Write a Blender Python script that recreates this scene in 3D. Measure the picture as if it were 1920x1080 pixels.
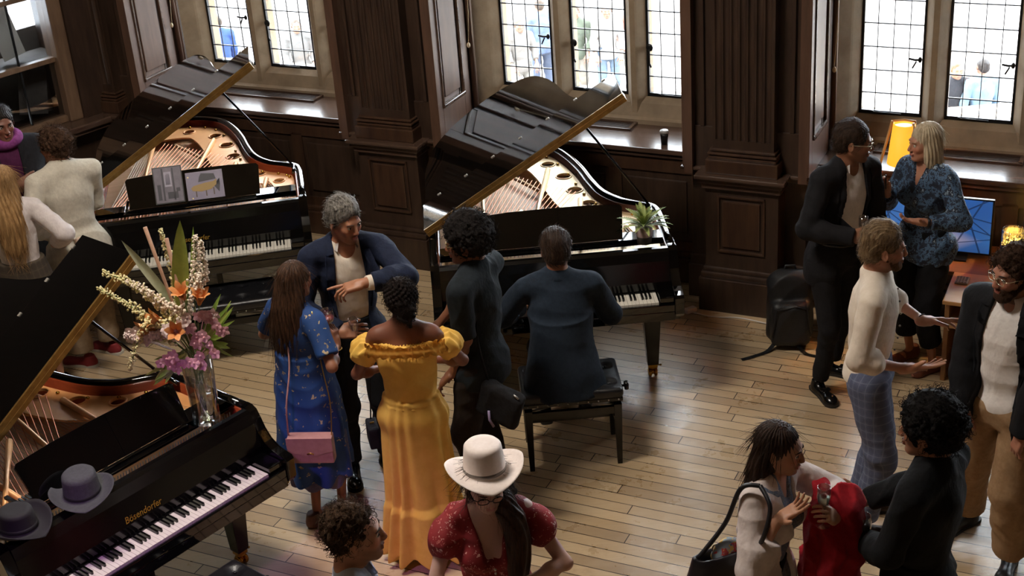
import bpy, bmesh, math, random
import numpy as np
from mathutils import Vector, Matrix, Euler
from mathutils.geometry import tessellate_polygon
random.seed(7)
rng = np.random.default_rng(7)
PI = math.pi
for o in list(bpy.data.objects): bpy.data.objects.remove(o)
SC = bpy.context.scene
COL = SC.collection

# ------------------------------------------------------------------ camera
CAM_H = 4.7517
cam_data = bpy.data.cameras.new('camera'); cam = bpy.data.objects.new('camera', cam_data); COL.objects.link(cam)
cam_data.sensor_width = 36.0; cam_data.lens = 36.0 * 2675 / 1920
cam_data.clip_start = 0.05; cam_data.clip_end = 200
th, roll = math.radians(25.96), math.radians(4.353)
fw = Vector((0, math.cos(th), -math.sin(th))); up = Vector((0, math.sin(th), math.cos(th))); rt = Vector((1, 0, 0))
cr, sr = math.cos(roll), math.sin(roll)
cx = rt * cr - up * sr; cy = up * cr + rt * sr
M = Matrix((cx, cy, -fw)).transposed().to_4x4(); M.translation = (0, 0, CAM_H)
cam.matrix_world = M
SC.camera = cam

# ------------------------------------------------------------------ view, world, sun, big lights
SC.view_settings.view_transform = 'Standard'; SC.view_settings.look = 'None'
SC.view_settings.gamma = 1.0; SC.view_settings.use_curve_mapping = False
SC.view_settings.exposure = 1.55
W = bpy.data.worlds.new('sky'); SC.world = W; W.use_nodes = True
wn = W.node_tree.nodes; wl = W.node_tree.links
bg = wn['Background']
bg.inputs['Color'].default_value = (0.86, 0.93, 1.0, 1); bg.inputs['Strength'].default_value = 9.5

WALL_A = Vector((-0.89, 10.30, 0)); WALL_ANG = math.atan2(-0.45034971, 0.89285225)
WD = Vector((math.cos(WALL_ANG), math.sin(WALL_ANG), 0)); WN = Vector((-math.sin(WALL_ANG), math.cos(WALL_ANG), 0))
def wp(s, t, z=0.0): return WALL_A + WD * s + WN * t + Vector((0, 0, z))

def light(name, kind, loc, target, energy, color=(1, 1, 1), size=1.0, size_y=None, spot=45, blend=.5):
    d = bpy.data.lights.new(name, kind); o = bpy.data.objects.new(name, d); COL.objects.link(o)
    d.energy = energy; d.color = color; o.location = loc
    if kind == 'AREA':
        d.size = size
        if size_y: d.shape = 'RECTANGLE'; d.size_y = size_y
    if kind == 'SPOT': d.spot_size = math.radians(spot); d.spot_blend = blend; d.shadow_soft_size = size
    if kind == 'SUN': d.angle = math.radians(size)
    v = Vector(target) - Vector(loc); o.rotation_euler = v.to_track_quat('-Z', 'Y').to_euler()
    return o
# sun on the street outside, coming along the facade so that it never enters the hall
light('sun', 'SUN', (0, 20, 12), tuple(Vector((0, 20, 12)) + WD * .75 + WN * .45 + Vector((0, 0, -1.0))), 2.5, (1, .95, .88), .6)
# big soft fill light added high behind the camera, no window there
light('camera_side_fill', 'AREA', (5.5, -2.6, 6.0), (0.5, 7.0, .6), 1450, (1.0, .96, .92), 5.0, 3.0)
# purple stage lamp near the front piano
light('stage_lamp', 'SPOT', (-1.9, 3.0, 4.4), (-1.5, 5.7, .6), 100, (.72, .30, 1.0), .10, spot=29, blend=.6)
# soft overhead fill added at ceiling height, not a fixture of the hall
light('overhead_fill', 'AREA', (-1.6, 6.6, 6.4), (-1.3, 7.4, 0), 200, (1, .92, .82), 1.6)

# ------------------------------------------------------------------ helpers
def srgb(h):
    if isinstance(h, str):
        h = h.lstrip('#'); c = [int(h[i:i + 2], 16) / 255 for i in (0, 2, 4)]
    else: c = list(h)
    return tuple((x / 12.92 if x <= .04045 else ((x + .055) / 1.055) ** 2.4) for x in c)
MATS = {}
class NT:
    def __init__(s, m): s.nt = m.node_tree; s.n = s.nt.nodes; s.l = s.nt.links; s.b = s.n['Principled BSDF']
    def new(s, t, **kw):
        x = s.n.new(t)
        for k, v in kw.items():
            if k.startswith('i_'): x.inputs[k[2:].replace('_', ' ')].default_value = v
            else: setattr(x, k, v)
        return x
    def link(s, a, b): s.l.new(a, b)
    def math(s, op, a, b=None, c=None):
        x = s.n.new('ShaderNodeMath'); x.operation = op
        for i, v in enumerate((a, b, c)):
            if v is None: continue
            if isinstance(v, (int, float)): x.inputs[i].default_value = v
            else: s.l.new(v, x.inputs[i])
        return x.outputs[0]
    def ramp(s, fac, stops, interp='LINEAR'):
        x = s.n.new('ShaderNodeValToRGB'); x.color_ramp.interpolation = interp
        while len(x.color_ramp.elements) < len(stops): x.color_ramp.elements.new(.5)
        for e, (p, c) in zip(x.color_ramp.elements, stops):
            e.position = p; e.color = (*c, 1) if len(c) == 3 else c
        s.l.new(fac, x.inputs[0]); return x.outputs[0]
    def mix(s, fac, a, b, mode='MIX'):
        x = s.n.new('ShaderNodeMix'); x.data_type = 'RGBA'; x.blend_type = mode
        for i, v in ((0, fac), (6, a), (7, b)):
            if isinstance(v, (int, float)): x.inputs[i].default_value = v
            elif isinstance(v, tuple): x.inputs[i].default_value = (*v, 1) if len(v) == 3 else v
            else: s.l.new(v, x.inputs[i])
        return x.outputs[2]
    def coord(s, scale=(1, 1, 1), rot=(0, 0, 0), which='Object', loc=(0, 0, 0)):
        tc = s.n.new('ShaderNodeTexCoord'); mp = s.n.new('ShaderNodeMapping')
        mp.inputs['Scale'].default_value = scale; mp.inputs['Rotation'].default_value = rot; mp.inputs['Location'].default_value = loc
        s.l.new(tc.outputs[which], mp.inputs[0]); return mp.outputs[0]
    def noise(s, vec, scale, detail=3, rough=.5, out='Fac'):
        x = s.n.new('ShaderNodeTexNoise'); x.inputs['Scale'].default_value = scale
        x.inputs['Detail'].default_value = detail; x.inputs['Roughness'].default_value = rough
        if vec is not None: s.l.new(vec, x.inputs['Vector'])
        return x.outputs[out]
    def bump(s, h, strength=.3, dist=.01):
        x = s.n.new('ShaderNodeBump'); x.inputs['Strength'].default_value = strength; x.inputs['Distance'].default_value = dist
        s.l.new(h, x.inputs['Height']); s.l.new(x.outputs[0], s.b.inputs['Normal'])
def mat(name, color=(.5, .5, .5), rough=.5, metal=0, **kw):
    if name in MATS: return MATS[name]
    m = bpy.data.materials.new(name); m.use_nodes = True; MATS[name] = m
    b = m.node_tree.nodes['Principled BSDF']
    c = srgb(color) if isinstance(color, str) else color
    b.inputs['Base Color'].default_value = (*c, 1); b.inputs['Roughness'].default_value = rough; b.inputs['Metallic'].default_value = metal
    for k, v in kw.items():
        k = k.replace('_', ' ')
        b.inputs[k].default_value = v
    return m
def noisy(name, c1, c2, rough=.6, scale=8, stretch=(1, 1, 1), bump=.15, detail=5, metal=0, bdist=.004, **kw):
    """base colour varying between two tones plus a fine bump"""
    if name in MATS: return MATS[name]
    m = mat(name, c1, rough, metal, **kw); t = NT(m)
    v = t.coord(stretch); n = t.noise(v, scale, detail, .6)
    c1 = srgb(c1) if isinstance(c1, str) else c1; c2 = srgb(c2) if isinstance(c2, str) else c2
    t.link(t.ramp(n, [(.32, c1), (.68, c2)]), t.b.inputs['Base Color'])
    if bump: t.bump(t.noise(v, scale * 3, 4), bump, bdist)
    return m

def tag(o, label=None, cat=None, group=None, kind=None):
    if label: o['label'] = label
    if cat: o['category'] = cat
    if group: o['group'] = group
    if kind: o['kind'] = kind
    return o
def empty(name, loc=(0, 0, 0), rz=0, label=None, cat=None, group=None):
    o = bpy.data.objects.new(name, None); COL.objects.link(o); o.location = loc; o.rotation_euler = (0, 0, rz)
    o.empty_display_size = .1
    return tag(o, label, cat, group)
def link_mesh(name, me, m=None, parent=None, smooth=False, loc=None, rot=None):
    if m is not None:
        for x in (m if isinstance(m, (list, tuple)) else [m]): me.materials.append(x)
    if smooth and len(me.polygons): me.polygons.foreach_set('use_smooth', [True] * len(me.polygons))
    o = bpy.data.objects.new(name, me); COL.objects.link(o)
    if parent is not None: o.parent = parent
    if loc is not None: o.location = loc
    if rot is not None: o.rotation_euler = rot
    return o
class MB:
    """collects simple shapes into one mesh"""
    def __init__(s): s.bm = bmesh.new()
    def _add(s, geom, M, mi=0):
        vs = geom['verts'];  bmesh.ops.transform(s.bm, matrix=M, verts=vs)
        if mi:
            for f in {f for v in vs for f in v.link_faces}: f.material_index = mi
        return vs
    def box(s, lo, hi, bev=0, M=None, mi=0, taper=1.0):
        c = [(a + b) / 2 for a, b in zip(lo, hi)]; d = [b - a for a, b in zip(lo, hi)]
        g = bmesh.ops.create_cube(s.bm, size=1); vs = g['verts']
        if taper != 1.0:
            for v in vs:
                if v.co.z < 0: v.co.x *= taper; v.co.y *= taper
        MM = Matrix.Translation(c) @ Matrix.Diagonal((*d, 1))
        s._add(g, MM, mi)
        if bev:
            es = list({e for v in vs for e in v.link_edges})
            r = bmesh.ops.bevel(s.bm, geom=es, offset=min(bev, min(d) * .45), segments=2, affect='EDGES', profile=.6)
            vs = list({v for f in r['faces'] for v in f.verts} | {v for v in vs if v.is_valid})
            if mi:
                for f in {f for v in vs for f in v.link_faces}: f.material_index = mi
        if M is not None: bmesh.ops.transform(s.bm, matrix=M, verts=vs)
        return s
    def tube(s, pts, r, n=10, caps=True, mi=0):
        pts = [Vector(p) for p in pts]; rs = r if isinstance(r, (list, tuple)) else [r] * len(pts)
        rings = []; prev = None
        for i, p in enumerate(pts):
            d = (pts[min(i + 1, len(pts) - 1)] - pts[max(i - 1, 0)]).normalized()
            a = prev if prev is not None else (Vector((0, 0, 1)) if abs(d.z) < .9 else Vector((1, 0, 0)))
            x = (a - d * a.dot(d)).normalized(); y = d.cross(x); prev = x
            rings.append([s.bm.verts.new(p + (x * math.cos(2 * PI * k / n) + y * math.sin(2 * PI * k / n)) * rs[i]) for k in range(n)])
        for a, b in zip(rings, rings[1:]):
            for k in range(n):
                f = s.bm.faces.new((a[k], a[(k + 1) % n], b[(k + 1) % n], b[k])); f.material_index = mi; f.smooth = True
        if caps:
            f = s.bm.faces.new(rings[0][::-1]); f.material_index = mi; f = s.bm.faces.new(rings[-1]); f.material_index = mi
        return s
    def lathe(s, prof, n=32, c=(0, 0, 0), M=None, mi=0, close=False):
        """prof: [(r, z)]"""
        c = Vector(c); rings = []; vs = []
        for r, z in prof:
            ring = [s.bm.verts.new(c + Vector((r * math.cos(2 * PI * k / n), r * math.sin(2 * PI * k / n), z))) for k in range(n)] if r > 1e-6 else [s.bm.verts.new(c + Vector((0, 0, z)))]
            rings.append(ring); vs += ring
        for a, b in zip(rings, rings[1:]):
            for k in range(n):
                k2 = (k + 1) % n
                if len(a) == 1 and len(b) == 1: continue
                if len(a) == 1: q = (a[0], b[k2], b[k])
                elif len(b) == 1: q = (a[k], a[k2], b[0])
                else: q = (a[k], a[k2], b[k2], b[k])
                f = s.bm.faces.new(q); f.material_index = mi; f.smooth = True
        if M is not None: bmesh.ops.transform(s.bm, matrix=M, verts=vs)
        return s
    def prism(s, poly, z0, z1, M=None, mi=0):
        n = len(poly); a = [s.bm.verts.new((x, y, z0)) for x, y in poly]; b = [s.bm.verts.new((x, y, z1)) for x, y in poly]
        fs = [s.bm.faces.new(a[::-1]), s.bm.faces.new(b)]
        for i in range(n): fs.append(s.bm.faces.new((a[i], a[(i + 1) % n], b[(i + 1) % n], b[i])))
        for f in fs: f.material_index = mi
        if M is not None: bmesh.ops.transform(s.bm, matrix=M, verts=a + b)
        return s
    def sphere(s, c, r, seg=16, mi=0, M=None):
        g = bmesh.ops.create_uvsphere(s.bm, u_segments=seg, v_segments=max(6, seg // 2), radius=1)
        rr = r if isinstance(r, (tuple, list)) else (r, r, r)
        MM = Matrix.Translation(c) @ (M if M is not None else Matrix.Identity(4)) @ Matrix.Diagonal((*rr, 1))
        s._add(g, MM, mi)
        for v in g['verts']:
            for f in v.link_faces: f.smooth = True
        return s
    def torus(s, c, R, r, n=28, m=8, M=None, mi=0):
        vs = []
        for i in range(n):
            a = 2 * PI * i / n
            vs.append([s.bm.verts.new(((R + r * math.cos(2 * PI * j / m)) * math.cos(a), (R + r * math.cos(2 * PI * j / m)) * math.sin(a), r * math.sin(2 * PI * j / m))) for j in range(m)])
        for i in range(n):
            for j in range(m):
                f = s.bm.faces.new((vs[i][j], vs[(i + 1) % n][j], vs[(i + 1) % n][(j + 1) % m], vs[i][(j + 1) % m])); f.smooth = True; f.material_index = mi
        MM = Matrix.Translation(c) @ (M if M is not None else Matrix.Identity(4))
        bmesh.ops.transform(s.bm, matrix=MM, verts=[v for r_ in vs for v in r_])
        return s
    def quad(s, *ps, mi=0):
        f = s.bm.faces.new([s.bm.verts.new(p) for p in ps]); f.material_index = mi; return s
    def build(s, name, m=None, parent=None, loc=None, rot=None):
        bmesh.ops.recalc_face_normals(s.bm, faces=s.bm.faces)
        me = bpy.data.meshes.new(name); s.bm.to_mesh(me); s.bm.free()
        return link_mesh(name, me, m, parent, False, loc, rot)
def RX(a): return Matrix.Rotation(a, 4, 'X')
def RY(a): return Matrix.Rotation(a, 4, 'Y')
def RZ(a): return Matrix.Rotation(a, 4, 'Z')
def TR(*v): return Matrix.Translation(v)
def crom(pts, n=6, closed=False):
    P = [Vector(p) for p in pts]; out = []; N = len(P)
    rngi = range(N if closed else N - 1)
    for i in rngi:
        if closed: p0, p1, p2, p3 = P[i - 1], P[i], P[(i + 1) % N], P[(i + 2) % N]
        else: p0, p1, p2, p3 = P[max(i - 1, 0)], P[i], P[i + 1], P[min(i + 2, N - 1)]
        for k in range(n):
            t = k / n
            out.append(.5 * ((2 * p1) + (p2 - p0) * t + (2 * p0 - 5 * p1 + 4 * p2 - p3) * t * t + (3 * p1 - p0 - 3 * p2 + p3) * t ** 3))
    if not closed: out.append(P[-1])
    return out
def offset_poly(poly, d):
    """inward offset of a CCW polygon"""
    n = len(poly); out = []
    for i in range(n):
        a, b, c = Vector(poly[i - 1]), Vector(poly[i]), Vector(poly[(i + 1) % n])
        e1 = (b - a).normalized(); e2 = (c - b).normalized()
        n1 = Vector((-e1.y, e1.x)); n2 = Vector((-e2.y, e2.x)); m = (n1 + n2)
        m = m.normalized() if m.length > 1e-6 else n1
        k = max(.5, m.dot(n1)); out.append(b + m * (d / k))
    return out
def text_obj(name, body, size, m, parent, loc, rot, extrude=.0006, shear=0, sx=1.0):
    cu = bpy.data.curves.new(name, 'FONT'); cu.body = body; cu.size = size; cu.extrude = extrude; cu.align_x = 'CENTER'; cu.align_y = 'CENTER'; cu.shear = shear
    cu.resolution_u = 3
    t = bpy.data.objects.new('tmp', cu); COL.objects.link(t)
    bpy.context.view_layer.update()
    me = bpy.data.meshes.new_from_object(t.evaluated_get(bpy.context.evaluated_depsgraph_get()))
    bpy.data.objects.remove(t)
    o = link_mesh(name, me, m, parent, False, loc, rot); o.scale = (sx, 1, 1)
    return o
# ------------------------------------------------------------------ implicit surfaces -> smooth continuous meshes
BIG = 1.0
def v3(*a): return np.array(a, dtype=float)
def rot_xyz(rx=0, ry=0, rz=0):
    return np.array(Euler((rx, ry, rz), 'XYZ').to_matrix())
class SDF:
    def __init__(s, lo, hi, h):
        s.h = h; s.lo = np.array(lo, float); s.n = (np.ceil((np.array(hi) - s.lo) / h).astype(int) + 1)
        s.F = np.full(s.n, BIG, np.float32)
    def _sl(s, lo, hi, pad):
        a = np.clip(np.floor((np.minimum(lo, hi) - pad - s.lo) / s.h).astype(int), 0, s.n); b = np.clip(np.ceil((np.maximum(lo, hi) + pad - s.lo) / s.h).astype(int) + 1, 0, s.n)
        if np.any(b - a < 1): return None
        sl = tuple(slice(i, j) for i, j in zip(a, b))
        g = [(s.lo[k] + s.h * np.arange(a[k], b[k])).astype(np.float32) for k in range(3)]
        return sl, g[0][:, None, None], g[1][None, :, None], g[2][None, None, :]
    def _comb(s, sl, d, k, mode):
        A = s.F[sl]
        if mode == 'add':
            if k > 0:
                h = np.clip(.5 + .5 * (A - d) / k, 0, 1); s.F[sl] = A + (d - A) * h - k * h * (1 - h)
            else: s.F[sl] = np.minimum(A, d)
        elif mode == 'sub':
            if k > 0:
                h = np.clip(.5 - .5 * (A + d) / k, 0, 1); s.F[sl] = A + (-d - A) * h + k * h * (1 - h)
            else: s.F[sl] = np.maximum(A, -d)
    def cap(s, a, b, ra, rb=None, k=.02, mode='add', flat=False):
        if rb is None: rb = ra
        a = np.array(a, float); b = np.array(b, float)
        q = s._sl(np.minimum(a, b), np.maximum(a, b), max(ra, rb) + k + 3 * s.h)
        if q is None: return s
        sl, X, Y, Z = q; ab = b - a; L2 = ab @ ab + 1e-12
        t0 = ((X - a[0]) * ab[0] + (Y - a[1]) * ab[1] + (Z - a[2]) * ab[2]) / L2; t = np.clip(t0, 0, 1)
        d = np.sqrt((X - a[0] - t * ab[0]) ** 2 + (Y - a[1] - t * ab[1]) ** 2 + (Z - a[2] - t * ab[2]) ** 2) - (ra + (rb - ra) * t)
        if flat:
            L = math.sqrt(L2); d = np.maximum(d, (t0 - 1) * L) if flat == 1 else np.maximum(d, np.maximum((t0 - 1) * L, -t0 * L))
        s._comb(sl, d.astype(np.float32), k, mode); return s
    def ell(s, c, r, R=None, k=.02, mode='add'):
        c = np.array(c, float); r = np.array(r, float)
        q = s._sl(c, c, float(r.max()) + k + 3 * s.h)
        if q is None: return s
        sl, X, Y, Z = q; dx, dy, dz = X - c[0], Y - c[1], Z - c[2]
        if R is None: R = np.eye(3)
        u = dx * R[0, 0] + dy * R[1, 0] + dz * R[2, 0]; v = dx * R[0, 1] + dy * R[1, 1] + dz * R[2, 1]; w = dx * R[0, 2] + dy * R[1, 2] + dz * R[2, 2]
        k0 = np.sqrt((u / r[0]) ** 2 + (v / r[1]) ** 2 + (w / r[2]) ** 2); k1 = np.sqrt((u / r[0] ** 2) ** 2 + (v / r[1] ** 2) ** 2 + (w / r[2] ** 2) ** 2) + 1e-9
        s._comb(sl, (k0 * (k0 - 1) / k1).astype(np.float32), k, mode); return s
    def box(s, c, hs, R=None, rr=.01, k=.01, mode='add'):
        c = np.array(c, float); hs = np.array(hs, float)
        q = s._sl(c, c, float(np.linalg.norm(hs)) + k + 3 * s.h)
        if q is None: return s
        sl, X, Y, Z = q; dx, dy, dz = X - c[0], Y - c[1], Z - c[2]
        if R is None: R = np.eye(3)
        u = np.abs(dx * R[0, 0] + dy * R[1, 0] + dz * R[2, 0]) - hs[0] + rr; v = np.abs(dx * R[0, 1] + dy * R[1, 1] + dz * R[2, 1]) - hs[1] + rr; w = np.abs(dx * R[0, 2] + dy * R[1, 2] + dz * R[2, 2]) - hs[2] + rr
        d = np.sqrt(np.maximum(u, 0) ** 2 + np.maximum(v, 0) ** 2 + np.maximum(w, 0) ** 2) + np.minimum(np.maximum(u, np.maximum(v, w)), 0) - rr
        s._comb(sl, d.astype(np.float32), k, mode); return s
    def etube(s, secs, k=.02, mode='add', R=None, flat=True):
        """stack of elliptical sections [(center3, rx, ry)], upright axes x,y (optionally rotated about z by R angle); linear in between"""
        secs = [(np.array(c, float), rx, ry) for c, rx, ry in secs]
        C = np.array([c for c, _, _ in secs]); rm = max(max(a, b) for _, a, b in secs)
        q = s._sl(C.min(0), C.max(0), rm + k + 3 * s.h)
        if q is None: return s
        sl, X, Y, Z = q; zs = C[:, 2]; o = np.argsort(zs); zz = np.broadcast_to(Z, (1, 1, Z.shape[2]))[0, 0]
        cxs = np.interp(zz, zs[o], C[o, 0])[None, None, :]; cys = np.interp(zz, zs[o], C[o, 1])[None, None, :]
        rx = np.interp(zz, zs[o], np.array([a for _, a, _ in secs])[o])[None, None, :]; ry = np.interp(zz, zs[o], np.array([b for _, _, b in secs])[o])[None, None, :]
        dx, dy = X - cxs, Y - cys
        if R: ca, sa = math.cos(R), math.sin(R); dx, dy = dx * ca + dy * sa, -dx * sa + dy * ca
        k0 = np.sqrt((dx / rx) ** 2 + (dy / ry) ** 2); k1 = np.sqrt((dx / rx ** 2) ** 2 + (dy / ry ** 2) ** 2) + 1e-9
        d = k0 * (k0 - 1) / k1
        d = np.maximum(d, np.maximum(zs.min() - Z, Z - zs.max()))
        s._comb(sl, d.astype(np.float32), k, mode); return s
    def grid(s):
        g = [(s.lo[k] + s.h * np.arange(s.n[k])).astype(np.float32) for k in range(3)]
        return g[0][:, None, None], g[1][None, :, None], g[2][None, None, :]
    def displace(s, fn):
        m = np.abs(s.F) < .06
        i, j, k = np.nonzero(m); P = np.stack([s.lo[0] + s.h * i, s.lo[1] + s.h * j, s.lo[2] + s.h * k], 1)
        s.F[m] -= fn(P).astype(np.float32); return s
    def inflate(s, d): s.F -= d; return s
    def plane(s, p, n):
        """keep the side where (x-p).n < 0"""
        X, Y, Z = s.grid(); n = np.array(n, float); n /= np.linalg.norm(n)
        s.F = np.maximum(s.F, ((X - p[0]) * n[0] + (Y - p[1]) * n[1] + (Z - p[2]) * n[2]).astype(np.float32)); return s
    def smooth(s, it=1):
        for _ in range(it):
            for ax in range(3):
                F = s.F; G = F.copy(); sl = [slice(None)] * 3; a = list(sl); b = list(sl); c = list(sl)
                a[ax] = slice(0, -2); b[ax] = slice(1, -1); c[ax] = slice(2, None)
                G[tuple(b)] = .25 * F[tuple(a)] + .5 * F[tuple(b)] + .25 * F[tuple(c)]; s.F = G
        return s
    def mesh(s):
        F = s.F; F[0], F[-1] = np.maximum(F[0], s.h), np.maximum(F[-1], s.h)
        F[:, 0], F[:, -1] = np.maximum(F[:, 0], s.h), np.maximum(F[:, -1], s.h); F[:, :, 0], F[:, :, -1] = np.maximum(F[:, :, 0], s.h), np.maximum(F[:, :, -1], s.h)
        S = F < 0; nx, ny, nz = F.shape
        cnt = np.zeros((nx - 1, ny - 1, nz - 1), np.uint8)
        for a in (0, 1):
            for b in (0, 1):
                for c in (0, 1): cnt += S[a:nx - 1 + a, b:ny - 1 + b, c:nz - 1 + c]
        act = (cnt > 0) & (cnt < 8); I = np.argwhere(act)
        idx = np.full(act.shape, -1, np.int64); idx[act] = np.arange(len(I))
        if len(I) == 0: return np.zeros((0, 3)), np.zeros((0, 4), int)
        acc = np.zeros((len(I), 3)); num = np.zeros(len(I))
        corners = [(a, b, c) for a in (0, 1) for b in (0, 1) for c in (0, 1)]
        vals = {c: F[I[:, 0] + c[0], I[:, 1] + c[1], I[:, 2] + c[2]] for c in corners}
        for c in corners:
            for ax in range(3):
                if c[ax]: continue
                d = list(c); d[ax] = 1; d = tuple(d); A, B = vals[c], vals[d]; m = (A < 0) != (B < 0)
                t = np.where(m, A / np.where(A - B == 0, 1, A - B), 0); p = np.tile(np.array(c, float), (len(I), 1)); p[:, ax] = t
                acc[m] += p[m]; num[m] += 1
        V = s.lo + s.h * (I + acc / num[:, None])
        quads = []
        for ax in range(3):
            sa = [slice(None)] * 3; sb = [slice(None)] * 3; sa[ax] = slice(0, -1); sb[ax] = slice(1, None)
            A = S[tuple(sa)]; B = S[tuple(sb)]; E = np.argwhere(A != B); u, w = [(1, 2), (2, 0), (0, 1)][ax]
            ok = (E[:, u] > 0) & (E[:, w] > 0) & (E[:, u] < F.shape[u] - 1) & (E[:, w] < F.shape[w] - 1); E = E[ok]
            ins = A[E[:, 0], E[:, 1], E[:, 2]]
            def cell(du, dw):
                q = E.copy(); q[:, u] -= du; q[:, w] -= dw; return idx[q[:, 0], q[:, 1], q[:, 2]]
            q = np.stack([cell(1, 1), cell(0, 1), cell(0, 0), cell(1, 0)], 1)
            q[~ins] = q[~ins][:, ::-1]; quads.append(q)
        Q = np.concatenate(quads); Q = Q[(Q >= 0).all(1)]
        return V, Q
def np_mesh(name, V, Q, color=None):
    me = bpy.data.meshes.new(name); n, m = len(V), len(Q)
    me.vertices.add(n); me.vertices.foreach_set('co', V.astype(np.float32).ravel())
    me.loops.add(m * 4); me.loops.foreach_set('vertex_index', Q.astype(np.int32).ravel())
    me.polygons.add(m); me.polygons.foreach_set('loop_start', np.arange(0, m * 4, 4, dtype=np.int32))
    me.polygons.foreach_set('use_smooth', np.ones(m, bool))
    me.update(calc_edges=True)
    if color is not None:
        at = me.color_attributes.new('Col', 'FLOAT_COLOR', 'POINT')
        at.data.foreach_set('color', np.concatenate([color, np.ones((n, 1))], 1).astype(np.float32).ravel())
    return me
def sdf_obj(name, F, m, parent, color_fn=None, loc=None, rot=None):
    V, Q = F.mesh(); me = np_mesh(name, V, Q, color_fn(V) if color_fn else None)
    return link_mesh(name, me, m, parent, False, loc, rot)
def fold(P, amp=.004, f=22, seed=0, st=(1, 1, .35)):
    """soft cloth wrinkles, sharper at the crease"""
    x, y, z = P[:, 0] * st[0], P[:, 1] * st[1], P[:, 2] * st[2]
    w = np.sin(x * f * .6 + 1.3 * seed) + np.sin(y * f * .7 + 2.1 * seed) + np.sin(z * f * .9 + seed)
    a = 1 - 2 * np.abs(np.sin((x + y * .6) * f * .6 + 1.5 * w + seed)); b = np.sin((z * 1.9 + x * .5 - y * .4) * f * .9 + 1.4 * w + 3 * seed)
    c = 1 - 2 * np.abs(np.sin((P[:, 2] * 1.3 + P[:, 0] * .8 * math.cos(seed) + P[:, 1] * .9) * f * .75 + 1.2 * w))
    return amp * (.45 * a + .55 * b + .5 * c)
def lumps(P, amp, f, seed=0):
    x, y, z = P[:, 0] + seed, P[:, 1] - seed, P[:, 2] + .3 * seed
    a = np.sin(x * f + 2 * np.sin(y * f * .7)) + np.sin(y * f * 1.1 + 2 * np.sin(z * f * .8)) + np.sin(z * f * .9 + 2 * np.sin(x * f * .75))
    b = np.sin(x * f * 2.3 + y * f) + np.sin(y * f * 2.1 - z * f * 1.2) + np.sin(z * f * 2.2 + x * f * .8)
    return amp * (a / 3 + b / 6)

def strands(name, F, m, parent, n=700, L=.03, comb=(0, -.6, -.8), lift=.25, rad=.0012, curl=0.0, seed=0, jitter=.35, K=5, keep=None, gravity=0.0):
    """fine locks growing from the surface of a hair volume, as one mesh"""
    r_ = np.random.default_rng(seed + 100); V, Q = F.mesh()
    if keep is not None: V = V[keep(V)]
    if len(V) == 0: return None
    V = V[r_.integers(0, len(V), n)]; g = np.clip(((V - F.lo) / F.h).astype(int), 1, F.n - 2); G = F.F
    N_ = np.stack([G[g[:, 0] + 1, g[:, 1], g[:, 2]] - G[g[:, 0] - 1, g[:, 1], g[:, 2]], G[g[:, 0], g[:, 1] + 1, g[:, 2]] - G[g[:, 0], g[:, 1] - 1, g[:, 2]], G[g[:, 0], g[:, 1], g[:, 2] + 1] - G[g[:, 0], g[:, 1], g[:, 2] - 1]], 1); N_ /= np.linalg.norm(N_, axis=1)[:, None] + 1e-9
    C = np.array(comb, float)[None, :] + r_.normal(0, jitter, (n, 3)); T = C - N_ * (C * N_).sum(1)[:, None]; T /= np.linalg.norm(T, axis=1)[:, None] + 1e-9; B_ = np.cross(N_, T)
    Ls = L * r_.uniform(.6, 1.3, n)[:, None, None]; t = np.linspace(0, 1, K)[None, :, None]; ph = r_.uniform(0, 6.28, n)[:, None, None]
    P = V[:, None, :] - N_[:, None, :] * .002 + T[:, None, :] * t * Ls + N_[:, None, :] * Ls * lift * np.sin(t * 2.2)
    P[:, :, 2] -= gravity * (t[:, :, 0] ** 2) * Ls[:, :, 0]
    if curl: P += B_[:, None, :] * curl * np.sin(t * 7 + ph) + N_[:, None, :] * curl * np.cos(t * 7 + ph) * t
    rr = rad * (1 - .75 * t) * r_.uniform(.7, 1.5, n)[:, None, None]; ring = []
    for k in range(3): a = k * 2.0944; ring.append(P + B_[:, None, :] * rr * math.cos(a) + N_[:, None, :] * rr * math.sin(a))
    A_ = np.stack(ring, 2).reshape(-1, 3); idx = np.arange(n * K * 3).reshape(n, K, 3); q = []
    for k in range(3): k2 = (k + 1) % 3; q.append(np.stack([idx[:, :-1, k], idx[:, :-1, k2], idx[:, 1:, k2], idx[:, 1:, k]], -1).reshape(-1, 4))
    return link_mesh(name, np_mesh(name, A_, np.concatenate(q)), m, parent)
# ------------------------------------------------------------------ people
def nrm(v):
    v = np.array(v, float); return v / (np.linalg.norm(v) + 1e-12)
def ik(a, t, l1, l2, hint):
    a = np.array(a, float); t = np.array(t, float); d = t - a; L = np.linalg.norm(d); mx = (l1 + l2) * .995
    if L > mx: t = a + d * (mx / L); d = t - a; L = mx
    u = d / L; x = (l1 * l1 - l2 * l2 + L * L) / (2 * L); hgt = math.sqrt(max(l1 * l1 - x * x, 0)); h = np.array(hint, float); h = h - u * (h @ u); h = nrm(h)
    return a + u * x + h * hgt, t
def mat_skin():
    m = mat('skin', (.5, .3, .2), .5, Subsurface_Weight=.08, Subsurface_Scale=.01); t = NT(m)
    a = t.new('ShaderNodeAttribute'); a.attribute_name = 'Col'
    n = t.noise(t.coord(), 60, 3); t.link(t.mix(t.math('MULTIPLY', n, .14), a.outputs['Color'], (.25, .09, .05)), t.b.inputs['Base Color'])
    t.bump(t.noise(t.coord(), 220, 2), .12, .001); return m
SKIN = mat_skin()
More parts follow.
